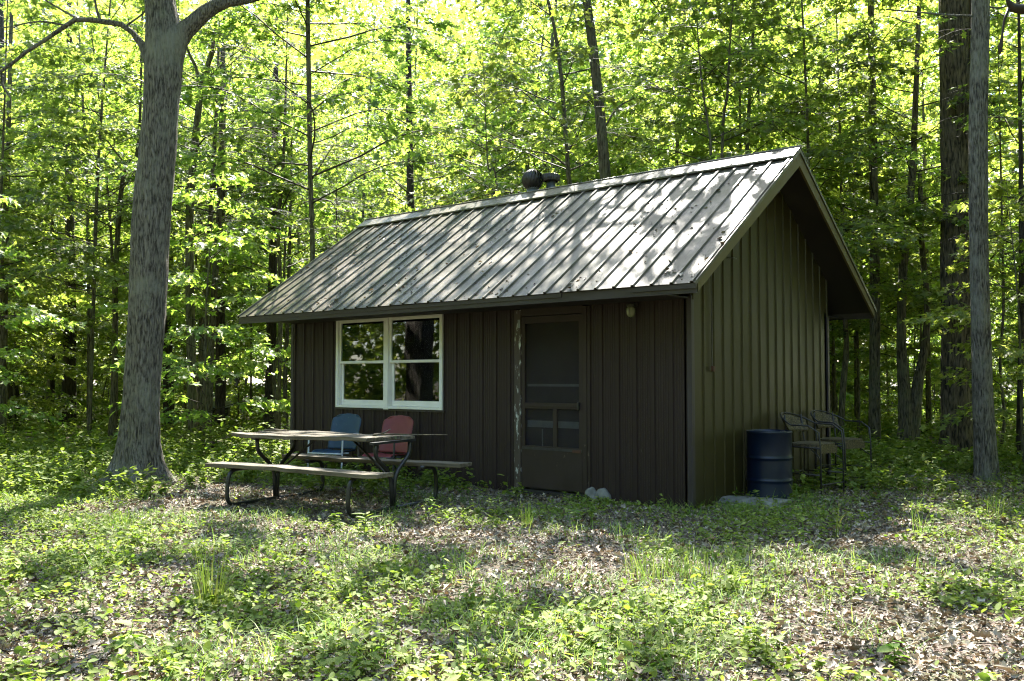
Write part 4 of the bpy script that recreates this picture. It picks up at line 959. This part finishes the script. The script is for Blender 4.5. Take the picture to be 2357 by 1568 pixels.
ZONES = [(0, 'at the left edge of the picture'), (110, 'between the left edge and the large grey tree'), (270, 'just behind the large grey tree'), (430, 'by the forked tree left of the cabin'), (560, 'between the far box and the cabin'),
         (700, 'above the left eave of the roof'), (900, 'above the left end of the roof ridge'), (1120, 'above the roof vents'), (1330, 'right of the vents, above the ridge'), (1560, 'above the right half of the ridge'), (1790, 'above the roof peak'), (1930, 'behind the rear eave of the cabin'), (2060, 'by the low-forked dark trunk'), (2160, 'behind the thick double trunk'), (2290, 'at the right edge of the picture')]
ORD = 'nearest,second nearest,third nearest,fourth nearest,fifth nearest,sixth nearest,seventh nearest,eighth nearest,ninth nearest,tenth nearest,eleventh nearest,twelfth nearest,thirteenth nearest,fourteenth nearest,fifteenth nearest,sixteenth nearest,seventeenth nearest'.split(',')
by = {}
for o in [o for o in C.objects if o.get('category') == 'tree' and (o.get('group') or '').split()[0:1] and ' maples ' in (o.get('group') or '') and 'round' not in o['group']]:
    v = np.array(o.location)-CAM; d_ = v@FH; px_ = 1178.5+FPX*(v@RT)/max(d_, .1)
    zn = [t_ for a_, t_ in ZONES if px_ >= a_] or [ZONES[0][1]]
    if px_ > 2357+120 or px_ < -120: o['label'] = 'maple of the wood just outside the picture'; o['group'] = 'maples outside the picture'; continue
    by.setdefault((o['label'].split(' maple')[0], zn[-1]), []).append((d_, o))
for (sz_, zn_), li in by.items():
    for (d_, o), q_ in zip(sorted(li, key=lambda p: p[0]), ORD+['farthest']*40): o['label'] = f'{sz_} maple {zn_}, {q_}'

# --- far wood reading as one mass
nW = 230000; a = (rf.random(nW)*2-1)*R(48)+YAW; d_ = 50+34*rf.random(nW)**.85; hmax = 16+(d_-50)*.62+5*vnoise(a*40, d_*.2, 1.0, 41)
z = hmax*rf.random(nW)**1.15; x = CAM[0]+np.sin(a)*d_; y = CAM[1]+np.cos(a)*d_
kp = vnoise(a*60, z*.6, 1.0, 42)*.6+vnoise(a*150, z*1.6, 1.0, 43)*.4 > .34
kp &= (z > 6.5) | (rf.random(nW) < .42)
x, y, z = x[kp], y[kp], z[kp]; n = len(x)
tag(np_mesh('far_woods', *leaf_verts(np.stack([x, y, z], 1), rf.random(n)*6.28, R(25)+rf.normal(size=n)*.4, rf.normal(size=n)*.5, .42+.35*rf.random(n), MAPLE), M['leaf_far']), kind='stuff')

nB = 110000; a = (rf.random(nB)*264-132)*math.pi/180+YAW+math.pi; d_ = 30+24*rf.random(nB)
z = (17+5*vnoise(a*40, d_*.2, 1.0, 44))*rf.random(nB); x = CAM[0]+np.sin(a)*d_; y = CAM[1]+np.cos(a)*d_
tag(np_mesh('far_woods', *leaf_verts(np.stack([x, y, z], 1), rf.random(nB)*6.28, R(25)+rf.normal(size=nB)*.4, rf.normal(size=nB)*.5, .40+.35*rf.random(nB), MAPLE), M['leaf_far']), kind='stuff')

# ---------------------------------------------------------------- ground cover
def scatter(n, d0, d1, pw=1.0, seed=0, wide=.60):
    """points on the ground ahead of the camera; uniform in area times depth**-pw"""
    r_ = np.random.default_rng(seed); u = r_.random(n*3); q = 2-pw
    d = (d0**q+(d1**q-d0**q)*u)**(1/q) if abs(q) > 1e-6 else d0*(d1/d0)**u
    l_ = (r_.random(n*3)*2-1)*(d*wide+.4); x = CAM[0]+RT[0]*l_+FH[0]*d; y = CAM[1]+RT[1]*l_+FH[1]*d
    k = ~((x > -LN-.02) & (x < .03) & (y > -.02) & (y < WD+.02)); x, y, d = x[k][:n], y[k][:n], d[k][:n]
    sx = 1178.5+FPX*((x-CAM[0])*RT[0]+(y-CAM[1])*RT[1])/d
    return x, y, gz(x, y), d, sx, r_
def greenness(x, y, d, sx):
    g = .55*vnoise(x, y, 1.1, 51)+.45*vnoise(x, y, .4, 52)
    sy = 874+FPX*1.35/d
    g = g+.30*np.clip((520-sx)/400, -.2, 1)*np.clip((1420-sy)/200, 0, 1)
    g = g+.22*np.clip((d-11.0)/2, 0, 1)
    g = g+.16*np.exp(-((y+.35)/.45)**2)*((x > -LN) & (x < .3))+.05
    # bare places
    for cx, cy_, rx, ry, am in ((470, 1180, 220, 45, .4), (1900, 1380, 420, 130, .13), (1250, 1400, 330, 110, .10), (1265, 1150, 75, 14, .45), (1300, 1215, 330, 12, .3), (850, 1160, 200, 25, .2), (1500, 1560, 300, 60, .1), (1050, 1480, 480, 70, .09), (1300, 1330, 250, 60, .08)):
        g = g-am*np.exp(-((sx-cx)/rx)**2-((sy-cy_)/ry)**2)
    return g
# dead leaves
x, y, z, d, sx, r_ = scatter(150000, 3.7, 17, 1.35, 1)
n = len(x); sz = (.014+.036*r_.random(n)**2.2)*(1+.03*(d-4)); small = r_.random(n) < .45; sz[small] *= .5
tag(np_mesh('fallen_leaves', *leaf_verts(np.stack([x, y, z+.004+.018*r_.random(n)], 1), r_.random(n)*6.28, r_.normal(size=n)*.4, r_.normal(size=n)*.6, sz, OVAL, fold=.5, curl=.35), M['litter']), kind='stuff', label='grey and tan fallen leaves covering the clearing floor')
x, y, z, d, sx, r_ = scatter(5200, 3.8, 13, 1.2, 71); n = len(x)
tag(np_mesh('fallen_leaves', *leaf_verts(np.stack([x, y, z+.012+.02*r_.random(n)], 1), r_.random(n)*6.28, r_.normal(size=n)*.4, r_.normal(size=n)*.5, .035+.05*r_.random(n)**1.5, MAPLE, fold=.6, curl=.5), M['litter']), kind='stuff', label='larger curled brown maple leaves on top of the litter')
x, y, z, d, sx, r_ = scatter(1500, 3.8, 14, 1.1, 72); n = len(x); a_ = r_.random(n)*6.28; l_ = .05+.22*r_.random(n)**2.5
tw = [np.array([[x[i], y[i], z[i]+.012], [x[i]+.5*l_[i]*math.cos(a_[i]), y[i]+.5*l_[i]*math.sin(a_[i]), z[i]+.02], [x[i]+l_[i]*math.cos(a_[i]+.3), y[i]+l_[i]*math.sin(a_[i]+.3), z[i]+.016]]) for i in range(n)]
tag(np_mesh('twigs', *tubes_np(tw, [np.array([.004, .0032, .0018])*(.5+r_.random()) for _ in range(n)], 4), M['wood']), kind='stuff', label='small dead twigs strewn over the leaf litter')
# broad-leaved herbs low on the ground
x, y, z, d, sx, r_ = scatter(150000, 3.7, 15, 1.25, 2)
g = greenness(x, y, d, sx); k = (g+r_.normal(size=len(x))*.15) > .575+.05*np.clip((8-d)/3, 0, 1); x, y, z, d = x[k], y[k], z[k], d[k]; n = len(x)
h = .008+.07*r_.random(n)**1.5*(vnoise(x, y, .5, 53)+.3)
herb = [leaf_verts(np.stack([x, y, z+h], 1), r_.random(n)*6.28, R(-8)+r_.normal(size=n)*.35, r_.normal(size=n)*.35, (.008+.028*r_.random(n)**3.2), ROUND, fold=.2)]
q_ = r_.random(n) < .4
herb.append(leaf_verts(np.stack([x, y, z+h*1.3], 1)[q_], r_.random(q_.sum())*6.28, r_.normal(size=q_.sum())*.4-.2, r_.normal(size=q_.sum())*.4, .02+.045*r_.random(q_.sum())**2, OVAL))
# taller clumps with oval leaves round a stem
def clumps(n, d0, d1, pw, seed, thr, hmin, hmax, ls, prof, per=(5, 11), up=.3, wide=.6):
    x, y, z, d, sx, r_ = scatter(n, d0, d1, pw, seed, wide); g = greenness(x, y, d, sx); k = (g+r_.normal(size=len(x))*.08) > thr
    k &= ~((x > -LN-.25) & (x < .3) & (y > -.25) & (y < WD+.3))
    for tx, ty in TREES[:3]:
        vx, vy = CAM[0]-tx, CAM[1]-ty; q_ = math.hypot(vx, vy); al = ((x-tx)*vx+(y-ty)*vy)/q_; ac = np.abs((x-tx)*vy-(y-ty)*vx)/q_
        k &= ~((al > -.4) & (al < 1.5) & (ac < .62) & (r_.random(len(x)) < .9))
    x, y, z = x[k], y[k], z[k]; n = len(x); cnt = r_.integers(per[0], per[1], n); idx = np.repeat(np.arange(n), cnt); N = len(idx)
    H = (hmin+(hmax-hmin)*r_.random(n)**1.6)[idx]; t = r_.random(N); lx = r_.normal(size=n)[idx]*.12; ly = r_.normal(size=n)[idx]*.12
    yaw = r_.random(N)*6.28; P = np.stack([x[idx]+lx*H*t, y[idx]+ly*H*t, z[idx]+H*(.25+.75*t)], 1)
    st = []
    stems = [np.array([[x[i], y[i], z[i]-.01], [x[i]+.06*H[j], y[i], z[i]+H[j]*.98]]) for i, j in zip(range(n), np.concatenate([[0], np.cumsum(cnt)[:-1]]))]
    L1 = leaf_verts(P, yaw, R(4)+r_.normal(size=N)*.35-up*t*.5, r_.normal(size=N)*.3, ls*(.6+.7*r_.random(N)), prof)
    return L1, tubes_np(stems, [np.array([.0018, .001])]*n, 3)
c1, s1 = clumps(4600, 3.8, 14, 1.1, 3, .59, .05, .20, .042, OVAL)
c2, s2 = clumps(5200, 10.5, 18, .6, 4, .50, .12, .38, .075, OVAL, (8, 16))
c3, s3 = clumps(9000, 14, 42, .35, 5, .30, .15, .60, .11, OVAL, (8, 14), wide=.66)
tag(np_mesh('ground_cover', *merge(herb+[c1, c2, c3, s1, s2, s3]), M['herb']), kind='stuff', label='low green herbs and seedlings growing through the fallen leaves')
# grass blades
def blades(x, y, z, h, yaw, bend, wd):
    n = len(x); T = np.array([0, .35, .7, 1.0]); V = np.empty((n, 7, 3))
    cx, cy_ = np.cos(yaw), np.sin(yaw)
    for k, t in enumerate(T):
        o = bend*h*t**2; zz = z+h*(t-.35*np.abs(bend)*t**2); px_, py_ = x+cx*o, y+cy_*o; ww = wd*(1-t)**.6
        if k < 3:
            V[:, 2*k] = np.stack([px_-cy_*ww, py_+cx*ww, zz], 1); V[:, 2*k+1] = np.stack([px_+cy_*ww, py_-cx*ww, zz], 1)
        else: V[:, 6] = np.stack([px_, py_, zz], 1)
    b = (np.arange(n)*7)[:, None]
    L = np.concatenate([b+np.array([0, 1, 3, 2]), b+np.array([2, 3, 5, 4]), b+np.array([4, 5, 6])], 1).ravel()
    return V.reshape(-1, 3), L, np.tile(np.array([4, 4, 3], np.int32), n)
x, y, z, d, sx, r_ = scatter(75000, 3.8, 17, 1.0, 6)
sy = 874+FPX*1.35/d
dens = vnoise(x, y, .9, 61)*.6+vnoise(x, y, .3, 62)*.4+.25*np.clip((500-sx)/400, 0, 1)*np.clip((1350-sy)/200, 0, 1)+.42*np.exp(-((sx-1580)/170)**2-((sy-1320)/60)**2)-.1*np.exp(-((sx-480)/200)**2-((sy-1180)/40)**2)
k = (dens+r_.normal(size=len(x))*.05) > .605; x, y, z = x[k], y[k], z[k]; n = len(x)
tag(np_mesh('grass', *blades(x, y, z-.005, .04+.17*r_.random(n)**1.8, r_.random(n)*6.28, .3+1.2*r_.random(n), .0016+.002*r_.random(n)), M['grass']), kind='stuff', label='thin woodland grass in loose tufts across the clearing')

r_ = np.random.default_rng(77); n = 900; x = -LN-GLF+(LN+GLF+GR)*r_.random(n); y = -EV+(YM+EV)*r_.random(n)**1.3
cl = vnoise(x, y, .5, 78) > .45; x, y = x[cl], y[cl]; n = len(x)
tag(np_mesh('leaf_litter', *leaf_verts(np.stack([x, y, ZT+SL*(EV+y)+.008], 1), r_.random(n)*6.28, r_.normal(size=n)*.3, r_.normal(size=n)*.3, .025+.05*r_.random(n)**2, OVAL, fold=.5, curl=.3), M['litter']), kind='stuff', label='dead leaves and bits of bark caught on the metal roof')

# single plants that stand out
def grass_tuft(px, py, h, n, spread, label, seed, wd=.004):
    g = ground_at(px, py); r_ = np.random.default_rng(seed); root_z = float(gz(g[0], g[1]))
    a = r_.random(n)*6.28; q = spread*np.sqrt(r_.random(n)); hh = h*(.5+.5*r_.random(n)); be = .1+.5*r_.random(n)**1.5
    o = np_mesh('grass_tuft', *blades(q*np.cos(a), q*np.sin(a), np.full(n, -.01), hh, a+r_.normal(size=n)*.5, be, np.full(n, wd)*(.6+.6*r_.random(n))), M['grass'])
    o.location = (g[0], g[1], root_z); return tag(o, label, 'grass tuft', 'grass tufts standing out of the ground cover')
def plant(px, py, h, nl, ls, label, seed, prof=OVAL, lean=.1, group='single leafy plants in the clearing', up=.2):
    g = ground_at(px, py); r_ = np.random.default_rng(seed); root = empty('plant', (g[0], g[1], float(gz(g[0], g[1]))), 0, label=label, cat='plant', group=group)
    t = np.linspace(0, 1, 6); a0 = r_.random()*6.28; S = np.stack([np.cos(a0)*lean*h*t**2, np.sin(a0)*lean*h*t**2, h*t-.01], 1)
    np_mesh('stem', *tubes_np([S], [.004*(1-.6*t)], 6), M['grass'], root, smooth=True)
    u = np.sort(.25+.75*r_.random(nl)**.8); P = np.stack([np.interp(u, t, S[:, c]) for c in range(3)], 1); yaw = np.arange(nl)*2.4+r_.normal(size=nl)*.3
    np_mesh('leaf', *leaf_verts(P, yaw, R(12)-up*u+r_.normal(size=nl)*.15, r_.normal(size=nl)*.15, ls*(.6+.6*r_.random(nl))*(1.15-.4*u), prof), M['herb'], root).name = 'foliage'
    return root
grass_tuft(487, 1400, .46, 70, .09, 'tall dark green grass clump in the left foreground', 1, .0045)
grass_tuft(1213, 1212, .34, 34, .05, 'bright upright grass tuft in front of the screen door', 2, .0035)
grass_tuft(1520, 1330, .30, 90, .28, 'sunlit yellow-green grass patch in the bright spot right of centre', 3, .003)
grass_tuft(1640, 1350, .26, 70, .25, 'smaller sunlit grass patch beside the bright spot', 4, .003)
grass_tuft(270, 1215, .30, 60, .14, 'pale grass clump left of the bare litter patch', 5, .003)
grass_tuft(1700, 1190, .24, 50, .12, 'shaded grass tuft in front of the stone slab', 6, .0035)
grass_tuft(1925, 1235, .40, 12, .04, 'few tall thin grass stalks right of the stone slab', 7, .003)
grass_tuft(2290, 1190, .36, 22, .1, 'arching grass stalks near the slim right-hand trunk', 8, .003)
grass_tuft(2120, 1230, .34, 16, .08, 'thin arching grass stalks between slab and right-hand trunk', 9, .003)
plant(838, 1235, .22, 16, .16, 'broad-leaved green plant in front of the near table bench', 11, LANCE, up=.5)
plant(770, 1215, .16, 10, .10, 'leafy seedling beside the front bench leg', 12, OVAL)
plant(1325, 1215, .17, 12, .08, 'pale sunlit seedling in front of the rock, left one', 13, OVAL)
plant(1362, 1212, .19, 12, .075, 'pale sunlit seedling in front of the rock, right one', 14, OVAL)
plant(992, 1180, .18, 12, .085, 'pale sunlit plant below the far bench end', 15, OVAL)
plant(1393, 1565, .17, 16, .055, 'upright sapling shoot at the bottom edge of the picture', 16, OVAL)
plant(945, 1150, .26, 16, .09, 'shaded leafy plant behind the right table legs', 17, OVAL)
plant(1465, 1150, .30, 14, .06, 'thin weed against the front wall right of the rock', 18, OVAL, lean=.5)
plant(1225, 1478, .12, 7, .10, 'maple seedling in the centre foreground', 19, MAPLE)
plant(1085, 1345, .17, 5, .10, 'single upright dock leaf plant in the middle of the clearing', 20, LANCE, up=1.2)
plant(40, 1330, .16, 9, .14, 'pale broad-leaved plant at the left edge', 21, LANCE)
plant(1850, 1250, .34, 12, .06, 'tall thin weed right of the sunlit grass', 22, OVAL, lean=.25)
plant(2060, 1530, .14, 12, .09, 'dark green leafy plant in the right foreground', 23, OVAL)
plant(1360, 1500, .13, 8, .09, 'round-leaved seedling right of the maple seedling', 24, ROUND)
plant(300, 1480, .13, 9, .15, 'broad pale leaves over orange litter in the left foreground', 25, OVAL)
# fallen sticks
def gs(px, py, dz=.012): g = ground_at(px, py); return (g[0], g[1], float(gz(g[0], g[1]))+dz)
stick('stick', [gs(1560, 1478), gs(1640, 1462, .03), gs(1700, 1456, .03), gs(1760, 1462, .02)], .010, 'long curved dead stick in the central foreground', M['wood'])
stick('stick', [gs(2070, 1315), gs(2010, 1320, .02), (gs(1950, 1328))], .014, 'pale dead branch lying in the sunlit litter on the right', M['wood'])
stick('stick', [gs(1320, 1560), gs(1380, 1540, .02), gs(1450, 1545, .02)], .012, 'short dead branch at the bottom edge', M['wood'])
stick('stick', [gs(560, 1190), gs(500, 1196, .015), gs(440, 1200)], .009, 'thin stick on the bare patch before the table', M['twig'])
# hanging dead twig at the upper right corner
p0 = at(2352, -30, 6.0)
ht = MB(); ht.tube([at(2385, 10, 6.0)-p0, at(2355, 22, 6.0)-p0, at(2330, 18, 6.0)-p0, at(2318, 0, 6)-p0, at(2310, -60, 6)-p0, at(2290, -400, 6.3)-p0], [.02, .034, .026, .010, .007, .006], 10, noise=.35, seed=2)
ht.tube([at(2322, 20, 6.0)-p0, at(2312, 45, 6.0)-p0, at(2307, 80, 6.0)-p0, at(2303, 108, 6.0)-p0, at(2301, 124, 6.0)-p0], [.012, .008, .008, .014, .009], 8, noise=.2, seed=3)
tag(ht.build('hanging_twig', M['twig'], None, loc=p0), 'dark dead twig dangling from above at the upper right corner', 'twig')
